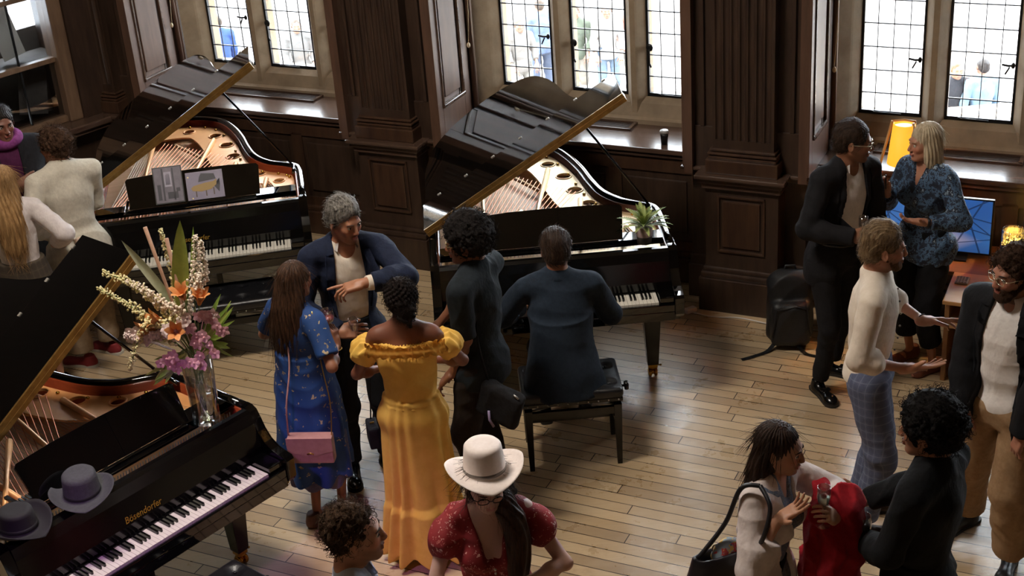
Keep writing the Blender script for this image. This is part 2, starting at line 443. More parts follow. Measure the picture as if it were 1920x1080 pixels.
def hair_mat(name, c1, c2, rough=.42, freq=90):
    if name in MATS: return MATS[name]
    m = mat(name, c1, rough); t = NT(m); n = t.noise(t.coord((1, 1, .07)), freq, 5, .7)
    t.link(t.ramp(n, [(.35, srgb(c1)), (.65, srgb(c2))]), t.b.inputs['Base Color']); t.bump(n, .8, .006)
    t.b.inputs['Specular IOR Level'].default_value = .2
    return m
def curl_mat(name, c1, c2):
    if name in MATS: return MATS[name]
    m = mat(name, c1, .55); t = NT(m); n = t.noise(t.coord(), 130, 4, .7)
    t.link(t.ramp(n, [(.35, srgb(c1)), (.7, srgb(c2))]), t.b.inputs['Base Color']); t.bump(n, .9, .008); t.b.inputs['Specular IOR Level'].default_value = .12; t.b.inputs['Roughness'].default_value = .7; return m
class Fig:
    def __init__(s, label, x, y, yaw, H=1.75, sex='m', skin='#b07f63', pose=None, wt=1.0, group=None, hs=1.0):
        """yaw in degrees, 0 = facing away from the camera (+Y), positive turns to the left"""
        s.root = empty('person', (x, y, 0), math.radians(yaw), label, 'person', group)
        s.H = H; s.sc = k = H / 1.75; s.sex = sex; s.wt = wt; s.skin = np.array(srgb(skin)); p = dict(pose or {}); s.pose = p
        fem = sex == 'f'; s.pv = v3(0, 0, .945 * k) + np.array(p.get('pelvis', (0, 0, 0)), float)
        lean = p.get('lean', (0, 0)); Ls = .525 * k; dz = math.sqrt(max(Ls ** 2 - lean[0] ** 2 - lean[1] ** 2, .01))
        s.N = s.pv + v3(lean[0], lean[1], dz); s.U = nrm(s.N - s.pv)
        tw = math.radians(p.get('tw', 0)); r = v3(math.cos(tw), math.sin(tw), 0); r = nrm(r - s.U * (r @ s.U)); f = np.cross(s.U, r); s.R = np.stack([r, f, s.U], 1)
        sw = (.162 if fem else .186) * k * p.get('sw', 1); s.shR = s.N - s.U * .055 * k + r * sw + v3(*p.get('shR', (0, 0, 0))); s.shL = s.N - s.U * .055 * k - r * sw + v3(*p.get('shL', (0, 0, 0)))
        hy, hp, hr = [math.radians(a) for a in p.get('head', (0, 0, 0))]
        s.hR = np.array(Matrix.Rotation(hy, 3, 'Z') @ Matrix.Rotation(hp, 3, 'X') @ Matrix.Rotation(hr, 3, 'Y'))
        s.hs = hs * (1.0 if not fem else .96) * (.5 + .5 * k)
        s.hc = s.N + v3(0, .028, .055) * k + s.hR @ v3(0, .0, .095) * s.hs + v3(*p.get('hoff', (0, 0, 0)))
        s.ua, s.fa = .285 * k, .25 * k
        hx = .095 * k; s.hipR = s.pv + v3(hx, 0, -.03); s.hipL = s.pv + v3(-hx, 0, -.03)
        RH = p.get('RH', (.27, .06, .86)); LH = p.get('LH', (-.27, .06, .86))
        s.elR, s.wrR = ik(s.shR, RH, s.ua, s.fa, p.get('RE', (.5, -1, -.3))); s.elL, s.wrL = ik(s.shL, LH, s.ua, s.fa, p.get('LE', (-.5, -1, -.3)))
        RF = p.get('RF', (.11, .0, 0, -8)); LF = p.get('LF', (-.11, .0, 0, 8)); s.RF, s.LF = RF, LF; ah = .085 * k
        s.knR, s.anR = ik(s.hipR, (RF[0], RF[1], RF[2] + ah), .425 * k, .42 * k, p.get('RK', (.1, 1, 0))); s.knL, s.anL = ik(s.hipL, (LF[0], LF[1], LF[2] + ah), .425 * k, .42 * k, p.get('LK', (-.1, 1, 0)))
        s.hands = {}
    # -------- head frame helpers
    def hp(s, x, y, z): return s.hc + s.hR @ (v3(x, y, z) * s.hs)
    def head_mat(s):
        M = Matrix.Identity(4)
        for i in range(3):
            for j in range(3): M[i][j] = s.hR[i, j] * s.hs
            M[i][3] = s.hc[i]
        return M
    # -------- primitive groups
    def torso(s, F, w=1.0, d=1.0, k=.05, bust=None, low=True):
        q = s.sc; fem = s.sex == 'f'; w *= s.wt * q; d *= s.wt * q
        L = lambda t, y=0: s.pv + (s.N - s.pv) * t + s.R[:, 1] * y
        if low: F.ell(L(-.03, -.01), ((.164 if fem else .150) * w, .112 * d, .13 * q), s.R, k)
        F.ell(L(.34), ((.122 if fem else .132) * w, .098 * d, .16 * q), s.R, k)
        F.ell(L(.66, .0), ((.138 if fem else .158) * w, .108 * d, .17 * q), s.R, k)
        F.cap(s.shR + (s.shL - s.shR) * .10, s.shL + (s.shR - s.shL) * .10, .049 * q * (w / s.wt / q) ** .5, None, k)
        F.cap(s.N + s.U * .015 * q, s.shR * .72 + s.N * .28, .045 * q, .04 * q, k); F.cap(s.N + s.U * .015 * q, s.shL * .72 + s.N * .28, .045 * q, .04 * q, k)
        if fem if bust is None else bust:
            for sg in (1, -1): F.ell(L(.60, .085 * d / q) + s.R[:, 0] * sg * .068 * q, (.062 * q, .055 * q, .06 * q), s.R, .03)
        return F
    def arm(s, F, side, upto=2.0, add=0, k=.03, flat=False, r=(.049, .041, .039, .026)):
        sh, el, wr = (s.shR, s.elR, s.wrR) if side > 0 else (s.shL, s.elL, s.wrL)
        q = s.sc * (.86 if s.sex == 'f' else 1.0) * (.5 + .5 * s.wt)
        a, b, c, d = [x * q for x in r]
        if upto <= 1: F.cap(sh, sh + (el - sh) * upto, a + add, a + (b - a) * upto + add, k, flat=flat)
        else:
            F.cap(sh, el, a + add, b + add, k); u = upto - 1
            F.cap(el, el + (wr - el) * u, c + add, c + (d - c) * u + add, .02, flat=flat)
            F.ell(el + (wr - el) * min(.3, u), (b * 1.06 + add,) * 3, None, .03)
        return F
    def leg(s, F, side, upto=2.0, add=0, k=.04, r=(.085, .058, .056, .04), flat=True):
        hp_, kn, an = (s.hipR, s.knR, s.anR) if side > 0 else (s.hipL, s.knL, s.anL); q = s.sc * (.4 + .6 * s.wt); a, b, c, d = [x * q for x in r]
        if upto <= 1: F.cap(hp_, hp_ + (kn - hp_) * upto, a + add, a + (b - a) * upto + add, k, flat=1 if flat else False)
        else: F.cap(hp_, kn, a + add, b + add, k); u = upto - 1; F.cap(kn, kn + (an - kn) * u, c + add, c + (d - c) * u + add, .03, flat=1 if flat else False)
        return F
    def box(s, pad=.06, zlo=None, zhi=None, legs=True, arms=True, head=True):
        P = [s.pv, s.N, s.shR, s.shL] + ([s.elR, s.wrR, s.elL, s.wrL] if arms else []) + ([s.hipR, s.knR, s.anR, s.hipL, s.knL, s.anL] if legs else []) + ([s.hc] if head else [])
        P = np.array(P); lo = P.min(0) - .12 - pad; hi = P.max(0) + .12 + pad
        if zlo is not None: lo[2] = zlo
        if zhi is not None: hi[2] = zhi
        return lo, hi
    def hand(s, F, side, d=None, n=None, curl=.35, spread=.12, thumb=.6, curls=None, sc=None, k=.004):
        el, wr = (s.elR, s.wrR) if side > 0 else (s.elL, s.wrL)
        d = nrm(wr - el) if d is None else nrm(d); n = np.array((0, 0, -1.) if n is None else n, float); n = nrm(n - d * (n @ d))
        lat = np.cross(d, n) * side; q = (sc or s.sc) * (.92 if s.sex == 'f' else 1.0)
        R = np.stack([lat, d, n], 1)
        F.cap(wr - d * .02, wr + d * .03 * q, .025 * q, .027 * q, .02)
        F.box(wr + d * .052 * q, (.039 * q, .046 * q, .0145 * q), R, .012, .014)
        F.ell(wr + d * .035 * q + lat * .024 * q + n * .006, (.02 * q, .034 * q, .017 * q), R, .01)
        tips = []
        for i, (lo_, ln) in enumerate(((.030, 1.0), (.0105, 1.09), (-.0095, 1.0), (-.029, .80))):
            c = curls[i] if curls else curl + .05 * i
            p = wr + d * (.093 - abs(lo_ - .005) * .16) * q + lat * lo_ * q; a0 = spread * (1.2 - i * .9); dd = nrm(d * math.cos(a0) + lat * math.sin(a0)); r0 = (.0093 - .0006 * i) * q
            F.cap(p - dd * .02 * q, p, r0 * 1.05, r0, .006); ang = 0
            for j, sl in enumerate((.043, .027, .022)):
                ang += c * (.7, 1.1, .8)[j]; e = p + (dd * math.cos(ang) + n * math.sin(ang)) * sl * ln * q
                F.cap(p, e, r0 * (1, .93, .86)[j], r0 * (.93, .86, .74)[j], .003); p = e
            tips.append(p)
        p = wr + d * .022 * q + lat * .026 * q + n * .004; td = nrm(d * math.cos(thumb) + lat * math.sin(thumb) + n * .35)
        e = p + td * .042 * q; F.cap(p, e, .0135 * q, .0115 * q, .01); td2 = nrm(td + d * .35 + n * (.15 + curl * .25)); e2 = e + td2 * .032 * q; F.cap(e, e2, .0112 * q, .0100 * q, .004); F.cap(e2, e2 + nrm(td2 + d * .2) * .02 * q, .0100 * q, .008 * q, .004)
        s.hands[side] = dict(tips=tips, palm=wr + d * .06 * q + n * .02, n=n, d=d, lat=lat, thumb=e2)
        return F
    def head(s, F):
        h = s.hs; c = s.hp; R = s.hR; fem = s.sex == 'f'
        E = lambda p, r, k, mode='add', R2=None: F.ell(c(*p), np.array(r) * h, R if R2 is None else R2, k * h, mode)
        E((0, -.014, .03), (.074, .092, .083), .02)
        E((0, .030, -.012), (.061, .062, .080), .03)
        E((0, .045, -.062), (.043 if fem else .047, .042, .042), .025)
        for sg in (1, -1):
            F.cap(c(sg * .050, -.002, -.050), c(sg * .020, .062, -.095), .018 * h, .016 * h, .025 * h)
            E((sg * .036, .066, -.022), (.022, .018, .020), .02)
        E((0, .074, -.098), ((.017 if fem else .021), .018, .016), .018)
        F.cap(c(-.034, .082, .022), c(.034, .082, .022), .009 * h, None, .018 * h)
        for sg in (1, -1): E((sg * .031, .103, .000), (.018, .016, .012), .012, 'sub')
        F.cap(c(0, .091, .012), c(0, .108, -.030), .0075 * h, .0115 * h, .010 * h)
        for sg in (1, -1): E((sg * .011, .101, -.034), (.0078, .0095, .007), .006)
        F.cap(c(-.017, .094, -.0575), c(.017, .094, -.0575), .0055 * h, None, .005 * h); F.cap(c(0, .098, -.0565), c(0, .099, -.0565), .006 * h, None, .005 * h)
        F.cap(c(-.013, .093, -.069), c(.013, .093, -.069), .0068 * h, None, .005 * h); E((0, .108, -.0633), (.024, .008, .0018), .003, 'sub')
        for sg in (1, -1):
            Re = R @ rot_xyz(.15, 0, sg * -.35); E((sg * .079, -.010, -.008), (.007, .019, .031), .006, 'add', Re); E((sg * .087, -.004, -.006), (.004, .010, .018), .004, 'sub', Re)
        F.cap(c(0, -.028, -.055), s.N + v3(0, -.008, -.03) * s.sc, (.046 if fem else .055) * h, (.052 if fem else .062) * h, .03)
        return F
    def body(s, h=.0045, legs=False, extra=None, beard=None, hands=True, lips=(.35, .09, .07), arms=True, bust=False, shrink=.97):
        lo, hi = s.box(.10, legs=legs, zlo=None if legs else s.pv[2] - .18, zhi=s.hc[2] + .16)
        F = SDF(lo, hi, h); s.torso(F, shrink * .94, shrink * .9, .05, bust)
        if legs:
            for sg in (1, -1):
                s.leg(F, sg, 2, -.006, flat=False, r=(.082, .055, .046, .030)); an, kn = (s.anR, s.knR) if sg > 0 else (s.anL, s.knL)
                F.ell(kn * .66 + an * .34 + v3(0, -.018, 0), (.05 * s.sc, .052 * s.sc, .10 * s.sc), None, .04)
                ft = s.RF if sg > 0 else s.LF; yw = math.radians(ft[3]); fd = v3(-math.sin(yw), math.cos(yw), 0); base = v3(ft[0], ft[1], ft[2])
                F.cap(base - fd * .035 + v3(0, 0, .035), base + fd * .09 + v3(0, 0, .026), .032, .030, .03); F.cap(base + fd * .08 + v3(0, 0, .026), base + fd * .15 + v3(0, 0, .018), .032, .018, .02)
        s.arm(F, 1, 2, -.006) if arms else None; s.arm(F, -1, 2, -.006) if arms else None
        s.head(F)
        if hands and arms:
            for sg, key in ((1, 'Rh'), (-1, 'Lh')): s.hand(F, sg, **s.pose.get(key, {}))
        if extra: extra(F)
        base = s.skin; Ri = s.hR.T
        def paint(V):
            C = np.tile(base, (len(V), 1)); q = ((V - s.hc) @ s.hR) / s.hs; x, y, z = q.T
            def tint(m, c, a): C[:] = C * (1 - (m * a)[:, None]) + np.array(c) * (m * a)[:, None]
            g = lambda cx_, cy_, cz_, rx, ry, rz: np.clip(1.4 - np.sqrt(((x - cx_) / rx) ** 2 + ((y - cy_) / ry) ** 2 + ((z - cz_) / rz) ** 2), 0, 1)
            for sg in (1, -1): tint(g(sg * .042, .075, -.03, .03, .04, .025), base * v3(1.25, .78, .72), .4)
            tint(g(0, .11, -.03, .016, .02, .014), base * v3(1.2, .8, .75), .35)
            tint(np.clip(g(0, .10, -.063, .023, .02, .0105) * 2, 0, 1), lips, .75)
            if beard is not None:
                bm = np.clip((-.030 - z) * 40, 0, 1) * np.clip((y + .0) * 40, 0, 1) * (z > -.14); tint(bm * (1 - np.clip(g(0, .10, -.063, .018, .02, .008) * 2, 0, 1)), srgb(beard[0]), beard[1])
            return np.clip(C, 0, 1)
        s.body_o = sdf_obj('body', F, SKIN, s.root, paint); return s
    def face_bits(s, brow='#1c120c', closed=False, iris='#2c1a10', brow_w=1.0):
        h = s.hs
        w = mat('eye_white', '#d9d2c8', .25); ir = mat('iris_' + iris[1:], iris, .2); br = mat('brow_' + brow[1:], brow, .7)
        for sg in (1, -1):
            m = MB(); p = s.hp(sg * .031, .0795, .002)
            if not closed:
                m.sphere(p, .0118 * h, 12, 0); m.sphere(s.hp(sg * .031, .0870, .002), .0058 * h, 10, 1)
            m.tube([s.hp(sg * (.031 + a * .015), .0915 - abs(a) * .006, .0085 - a * a * .004) if not closed else s.hp(sg * (.031 + a * .015), .0885 - abs(a) * .005, -.001 + a * a * .004) for a in (-1, -.4, .3, 1)], .0016 * h, 6, mi=2)
            m.build('eye', [w, ir, br], s.root)
        for sg in (1, -1):
            MB().tube([s.hp(sg * a, b, c) for a, b, c in ((.014, .0945, .0215), (.026, .0955, .0255), (.040, .089, .0255), (.049, .079, .0205))], [.0022 * h * brow_w, .0034 * h * brow_w, .003 * h * brow_w, .0012 * h], 6).build('eyebrow', br, s.root)
        return s
    def glasses(s, color='#c8b27a', round_=False, r=.021, thick=.0016, metal=.8):
        m = mat('specs_' + color[1:], color, .25, metal); R = Matrix(s.hR.tolist()).to_4x4(); b = MB()
        for sg in (1, -1):
            pts = [s.hp(sg * .032 + (r if round_ else r * 1.12) * math.cos(a) * (1 if round_ else (abs(math.cos(a)) + .001) ** -.25), .103 - abs(math.cos(a) * sg * .5 + .5) * .004, .000 + (r if round_ else r * .82) * math.sin(a) * (1 if round_ else (abs(math.sin(a)) + .001) ** -.2)) for a in [2 * PI * k / 24 for k in range(25)]]
            b.tube(pts, thick * s.hs, 6)
            b.tube([s.hp(sg * (.032 + r), .100, .006), s.hp(sg * .074, .085, .008), s.hp(sg * .083, .0, .005), s.hp(sg * .080, -.022, -.010)], thick * s.hs, 6)
        b.tube([s.hp(-.011, .106, .005), s.hp(0, .110, .008), s.hp(.011, .106, .005)], thick * s.hs, 6)
        b.build('glasses', m, s.root); return s
    # -------- hair
    def hair_F(s, zlo=None, pad=.05, h=.004):
        lo = s.hc - .16 - pad; hi = s.hc + .16 + pad
        if zlo is not None: lo[2] = zlo
        return SDF(lo, hi, h)
    def hair(s, style, m, zlo=None, vol=0.0, seed=0, fn=None, back=.0, h=.004, top=0.0, curls=90, cr=.017):
        F = s.hair_F(zlo, .05 + vol, h); R = s.hR; k = s.hs; c = s.hp; E = lambda p, r, kk, mode='add': F.ell(c(*p), np.array(r) * k, R, kk * k, mode)
        v = vol
        E((0, -.019, .034 + top * .5), (.081 + v, .098 + v, .089 + v + top), .01)
        if style in ('short', 'curly', 'crop'):
            E((0, -.055, -.02), (.066 + v * .8, .055 + v, .055 + v * .5), .03)
            if style == 'curly':
                r_ = np.random.default_rng(seed)
                for i in range(curls):
                    zc = 1 - 1.35 * (i + .5) / curls; a = i * 2.39996; rr = math.sqrt(max(0, 1 - zc * zc)); e = (.080 + v) * rr * math.cos(a), -.020 + (.097 + v) * rr * math.sin(a), .034 + (.088 + v) * zc
                    if e[1] > .045 and e[2] < .05 + v * .3: continue
                    if abs(e[0]) > .05 and e[2] < -.0 and e[1] > -.02: continue
                    F.ell(c(*e), np.array([cr, cr, cr]) * k * r_.uniform(.7, 1.25), None, .003)
            F.displace(lambda P: lumps(P, .0035 + v * .03, 55, seed))
            E((0, .112, -.022), (.074, .070, .100 + top * .3), .012, 'sub')
            for sg in (1, -1): E((sg * .098, .022, -.035), (.036, .040, .052), .01, 'sub')
            E((0, -.035, -.125), (.12, .10, .055), .01, 'sub')
        if style == 'curly': F.displace(lambda P: lumps(P, .0045, 150, seed))
        elif style in ('short', 'crop'): F.displace(lambda P: .0018 * np.sin(((P - s.hc) @ s.hR)[:, 0] * 420 + 3 * np.sin(P[:, 2] * 60)))
        if fn: fn(F, E, c)
        s.hair_o = sdf_obj('hair', F, m, s.root)
        if h < .006:
            R_ = s.hR; kf = lambda V: (lambda q: (q[:, 1] < .015) | ((q[:, 2] > .085) & (q[:, 1] < .04)))(((V - s.hc) @ s.hR) / s.hs)
            if style == 'curly': strands('curls', F, m, s.hair_o, 700, .022, R_ @ v3(0, -.3, -.4), .9, .0017, .006, seed, .9, 8)
            elif style == 'long': strands('strands', F, m, s.hair_o, 1100, .13, R_ @ v3(0, -.35, 0) + v3(0, 0, -1), .0, .0012, 0, seed, .05, 7, kf, .03)
            elif style == 'bob': strands('strands', F, m, s.hair_o, 1000, .08, R_ @ v3(0, -.3, 0) + v3(0, 0, -1), .0, .0012, 0, seed, .08, 6, kf, .05)
            elif style == 'updo': strands('strands', F, m, s.hair_o, 600, .02, R_ @ v3(0, -.5, -.4), .8, .0014, .005, seed, .9, 7)
            else: strands('strands', F, m, s.hair_o, 1100, .032, R_ @ v3(.35, -.75, -.45), .22, .0012, 0, seed, .28, 5)
        return s
    def front(s, F, u, w, side=1, off=.003):
        """point on the garment surface: u sideways, w up from the pelvis, marching from the front"""
        base = s.pv + s.R[:, 0] * u + s.U * w; f = s.R[:, 1] * side
        for t in np.arange(.32, -.05, -.004):
            p = base + f * t; g = np.round((p - F.lo) / F.h).astype(int)
            if np.all(g >= 0) and np.all(g < F.n) and F.F[tuple(g)] < 0: return Vector(p + f * (off + .003))
        return Vector(base + f * .10)
    def lapels(s, m, F, half=(.075, .08), wid=.055, low=.30, L=None, name='lapel'):
        """turned-back fronts beside the opening; low = fraction of the torso height where they meet the front edge"""
        L = np.linalg.norm(s.N - s.pv)
        for sg in (1, -1):
            b = MB(); rows = []
            for i in range(9):
                t = i / 8; w = L * (low + (.965 - low) * t); e = half[0] + (half[1] - half[0]) * t + .002; ww = wid * math.sin(PI * min(1, .12 + t * .62)) * (1 if t < .82 else 1.15)
                a = s.front(F, sg * e, w, off=.010); c = s.front(F, sg * (e + ww), w, off=.007); md = (a + c) / 2 + Vector(s.R[:, 1] * .004); rows.append([b.bm.verts.new(a), b.bm.verts.new(md), b.bm.verts.new(c)])
            for r1, r2 in zip(rows, rows[1:]):
                for j in (0, 1): b.bm.faces.new((r1[j], r1[j + 1], r2[j + 1], r2[j])).smooth = True
            bmesh.ops.solidify(b.bm, geom=b.bm.faces[:], thickness=.004); b.build(name, m, s.root)
        b = MB(); rows = []
        for i in range(17):
            a = -.25 + (PI + .5) * i / 16; rows.append([Vector(s.N + s.R[:, 0] * math.cos(a) * r * s.hs - s.R[:, 1] * (math.sin(a) * r - .008) + s.U * z) for r, z in ((.066, .030), (.070, .040), (.088, .018), (.094, -.004))])
        vv = [[b.bm.verts.new(p) for p in r] for r in rows]
        for r1, r2 in zip(vv, vv[1:]):
            for j in range(3): b.bm.faces.new((r1[j], r1[j + 1], r2[j + 1], r2[j])).smooth = True
        bmesh.ops.solidify(b.bm, geom=b.bm.faces[:], thickness=.004); b.build('jacket_collar', m, s.root); return s
    def collar(s, m, stand=.036, fall=.030, gap=.55, r=.060, band=False):
        """shirt collar: a stand round the neck with the fall turned down, open at the throat"""
        b = MB(); rows = []
        for i in range(25):
            a = -PI / 2 + gap / 2 + (2 * PI - gap) * i / 24; e = abs(i - 12) / 12; dirv = s.R[:, 0] * math.cos(a + PI) * 1 + s.R[:, 1] * -math.sin(a + PI) * 1
            dirv = s.R[:, 0] * math.cos(a - 0) - s.R[:, 1] * math.sin(a); c0 = s.N + s.U * .004 + s.R[:, 1] * .006; zz = -.012 * e
            pr_ = [(r, -.012), (r * .97, stand)] if band else [(r, -.010), (r * .98, stand), (r * 1.06, stand + .004), (r * 1.26 + .016 * e ** 3, stand - fall - .012 * e ** 3)]
            rows.append([b.bm.verts.new(Vector(c0 + dirv * q * s.hs + s.U * (z + zz))) for q, z in pr_])
        for r1, r2 in zip(rows, rows[1:]):
            for j in range(len(r1) - 1): b.bm.faces.new((r1[j], r1[j + 1], r2[j + 1], r2[j])).smooth = True
        bmesh.ops.solidify(b.bm, geom=b.bm.faces[:], thickness=.003); b.build('collar', m, s.root); return s
    # -------- shoes
    def shoes(s, m, m_sole=None, length=.27, kind='shoe', width=.05):
        for sg in (1, -1):
            ft = s.RF if sg > 0 else s.LF; k = s.sc; L = length * k
            F = SDF((-.08, -.13, -.01), (.08, .24, .15), .005)
            F.ell((0, -.035, .035), (.036, .055, .045), None, .02); F.cap((0, -.02, .03), (0, L * .46, .022), .036, .034, .03); F.ell((0.0, L * .50, .020), (width * .86, L * .20, .034), None, .03)
            F.cap((0, -.03, .03), (0, -.035, .085), .036, .036, .02, flat=1)
            if kind == 'loafer': F.box((0, .07, .062), (.032, .018, .006), None, .004, .006)
            F.plane((0, 0, .0), (0, 0, -1))
            o = sdf_obj('shoe', F, m, s.root, None, (ft[0], ft[1], ft[2]), (0, 0, math.radians(ft[3])))
            if m_sole:
                prof = [(x, y) for x, y in ((.034, -.085), (.042, -.03), (.038, .04), (.049, L * .5), (.036, L * .66), (0, L * .72), (-.036, L * .66), (-.049, L * .5), (-.038, .04), (-.042, -.03), (-.034, -.085), (0, -.095))]
                MB().prism([(p.x, p.y) for p in crom([(a, b, 0) for a, b in prof], 3, True)], 0, .018).build('sole', m_sole, o)
        return s
    def trousers(s, m, name='trousers', r=(.098, .072, .066, .052), add=0, upto=1.93, seed=0, amp=.005, h=.0065, top=.10, wd=1.0):
        lo, hi = s.box(.06, arms=False, head=False, zhi=None); hi[2] = s.pv[2] + .22
        F = SDF(lo, hi, h); q = s.sc
        F.ell(s.pv - s.U * .02, (.158 * q * s.wt * wd, .118 * q * s.wt, .13 * q), s.R, .04); F.ell(s.pv + s.U * .09, (.140 * q * s.wt * wd, .104 * q * s.wt, .10 * q), s.R, .04)
        for sg in (1, -1): s.leg(F, sg, upto, add, .035, r)
        F.displace(lambda P: fold(P, amp, 20, seed, (1, 1, .6)))
        F.plane(s.pv + s.U * top, s.U)
        return sdf_obj(name, F, m, s.root)
    def top(s, name, m, off=.012, sleeve=2.0, seed=0, amp=.004, h=.0055, hem=-.08, arm_add=.0, w=1.0, d=1.0, fn=None, neck=.0, flat=True, bust=None, hemw=0, fold_f=22, parent=None, r=(.047, .043, .042, .033)):
        lo, hi = s.box(.08, legs=False, head=False); lo[2] = min(lo[2], s.pv[2] + hem - .06); hi[2] = s.N[2] + .14
        F = SDF(lo, hi, h); s.torso(F, w, d, .05, bust)
        if hemw or hem < -.05: q = s.sc; F.ell(s.pv + s.U * (hem * .5), ((.165 * w * s.wt + hemw) * q, (.120 * d * s.wt + hemw * .8) * q, abs(hem) * .8 + .06), s.R, .05)
        for sg in (1, -1):
            if sleeve: s.arm(F, sg, sleeve, arm_add, .018, 1 if flat else False, r)
        F.inflate(off * .85); F.displace(lambda P: fold(P, amp * 1.15, fold_f, seed))
        F.plane(s.pv + s.U * hem, -s.U)
        # neckline
        F.cap(s.N + s.U * .0, s.hc, .052 * s.hs, .06 * s.hs, .006, 'sub') if neck is not None else None
        if neck: F.ell(s.N + s.R[:, 1] * (.07) + s.U * .0, (neck, .06, neck * 1.3), s.R, .01, 'sub')
        if fn: fn(F, s)
        s.last = F
        return sdf_obj(name, F, m, parent or s.root)
def front_open(width=.05, top_w=.09, depth=.30, v_len=.30, low=-.25):
    """cut a jacket open down the front"""
    def fn(F, s):
        q = s.sc; f = s.R[:, 1]; X, Y, Z = F.grid(); D = [X - s.pv[0], Y - s.pv[1], Z - s.pv[2]]
        u = D[0] * s.R[0, 0] + D[1] * s.R[1, 0] + D[2] * s.R[2, 0]; vv = D[0] * f[0] + D[1] * f[1] + D[2] * f[2]; w = D[0] * s.U[0] + D[1] * s.U[1] + D[2] * s.U[2]
        L = np.linalg.norm(s.N - s.pv); t = np.clip(w / L, -1, 1.1)
        half = np.interp(np.clip(t, -1, 1.1), [-.6, .15, .45, 1.0], [width + .05, width, width + .01, top_w])
        d = np.maximum(np.abs(u) - half, -vv + .02)
        F.F = np.maximum(F.F, -d.astype(np.float32))
    return fn
# ------------------------------------------------------------------ setting
def m_floor():
    m = mat('floor_boards', '#9a7e5e', .35); t = NT(m)
    v = t.coord((1, 1, 1), (0, 0, -WALL_ANG), 'Object'); sp = t.new('ShaderNodeSeparateXYZ'); t.link(v, sp.inputs[0])
    X, Y = sp.outputs[0], sp.outputs[1]; w = .088
    r = t.math('DIVIDE', Y, w); row = t.math('FLOOR', r); fr = t.math('FRACT', r)
    wn1 = t.new('ShaderNodeTexWhiteNoise'); wn1.noise_dimensions = '1D'; t.link(row, wn1.inputs['W'])
    xo = t.math('DIVIDE', t.math('ADD', X, t.math('MULTIPLY', wn1.outputs['Value'], 9.0)), 1.35); col = t.math('FLOOR', xo); fc = t.math('FRACT', xo)
    wn2 = t.new('ShaderNodeTexWhiteNoise'); wn2.noise_dimensions = '2D'; cb = t.new('ShaderNodeCombineXYZ'); t.link(row, cb.inputs[0]); t.link(col, cb.inputs[1]); t.link(cb.outputs[0], wn2.inputs['Vector'])
    tone = wn2.outputs['Value']
    gv = t.coord((1.2, 14, 1), (0, 0, -WALL_ANG)); grain = t.noise(gv, 7, 6, .65); gr2 = t.noise(t.coord((1, 3, 1), (0, 0, -WALL_ANG)), 1.6, 4, .6)
    base = t.ramp(tone, [(0, srgb('#a0886a')), (.45, srgb('#b69c78')), (1, srgb('#c9b08c'))])
    base = t.mix(t.math('MULTIPLY', grain, .45), base, srgb('#7c654c'))
    base = t.mix(t.ramp(gr2, [(.45, (0, 0, 0)), (.75, (.45, .45, .45))]), base, srgb('#bba688'))
    blot = t.noise(t.coord(), 2.2, 5, .7); base = t.mix(t.ramp(blot, [(.58, (0, 0, 0)), (.72, (.35, .35, .35))]), base, srgb('#7b6044'))
    e1 = t.math('MINIMUM', fr, t.math('SUBTRACT', 1, fr)); gap = t.math('LESS_THAN', t.math('ADD', e1, t.math('MULTIPLY', t.noise(t.coord(), 9, 2), .03)), .047)
    e2 = t.math('MINIMUM', fc, t.math('SUBTRACT', 1, fc)); gap2 = t.math('LESS_THAN', e2, .0022); g = t.math('MAXIMUM', gap, gap2)
    base = t.mix(g, base, srgb('#2c1d12')); t.link(base, t.b.inputs['Base Color'])
    t.link(t.ramp(t.noise(t.coord(), 3.5, 5, .7), [(.3, (.22, .22, .22)), (.7, (.42, .42, .42))]), t.b.inputs['Roughness'])
    h = t.math('SUBTRACT', t.math('ADD', t.math('MULTIPLY', grain, .25), t.math('MULTIPLY', t.noise(t.coord((1, 6, 1), (0, 0, -WALL_ANG)), 5, 3), .9)), t.math('MULTIPLY', g, 1.2)); t.bump(h, .35, .004)
    return m
def wood(name, c1, c2, rough=.38, sx=(6, 6, .9), scale=3.0):
    if name in MATS: return MATS[name]
    m = mat(name, c1, rough); t = NT(m); n = t.noise(t.coord(sx), scale, 7, .65)
    t.link(t.ramp(n, [(.3, srgb(c1)), (.72, srgb(c2))]), t.b.inputs['Base Color']); t.bump(n, .12, .004)
    return m
OAK = wood('dark_oak', '#291c15', '#423126'); OAKM = wood('oak_moulding', '#33211a', '#4d3727', .3)
REVEAL = wood('brown_oak', '#4a352a', '#64493a', .42)
OAKH = wood('ledge_oak', '#3b2a22', '#5a463a', .22, (.9, 6, 6))
STONE = noisy('window_stone', '#7d6b55', '#94836c', .8, 6, bump=.2)
STONED = noisy('window_stone_sill', '#756450', '#8a7862', .75, 6, bump=.2)
LEAD = mat('black_lead', '#15171a', .45, .3)
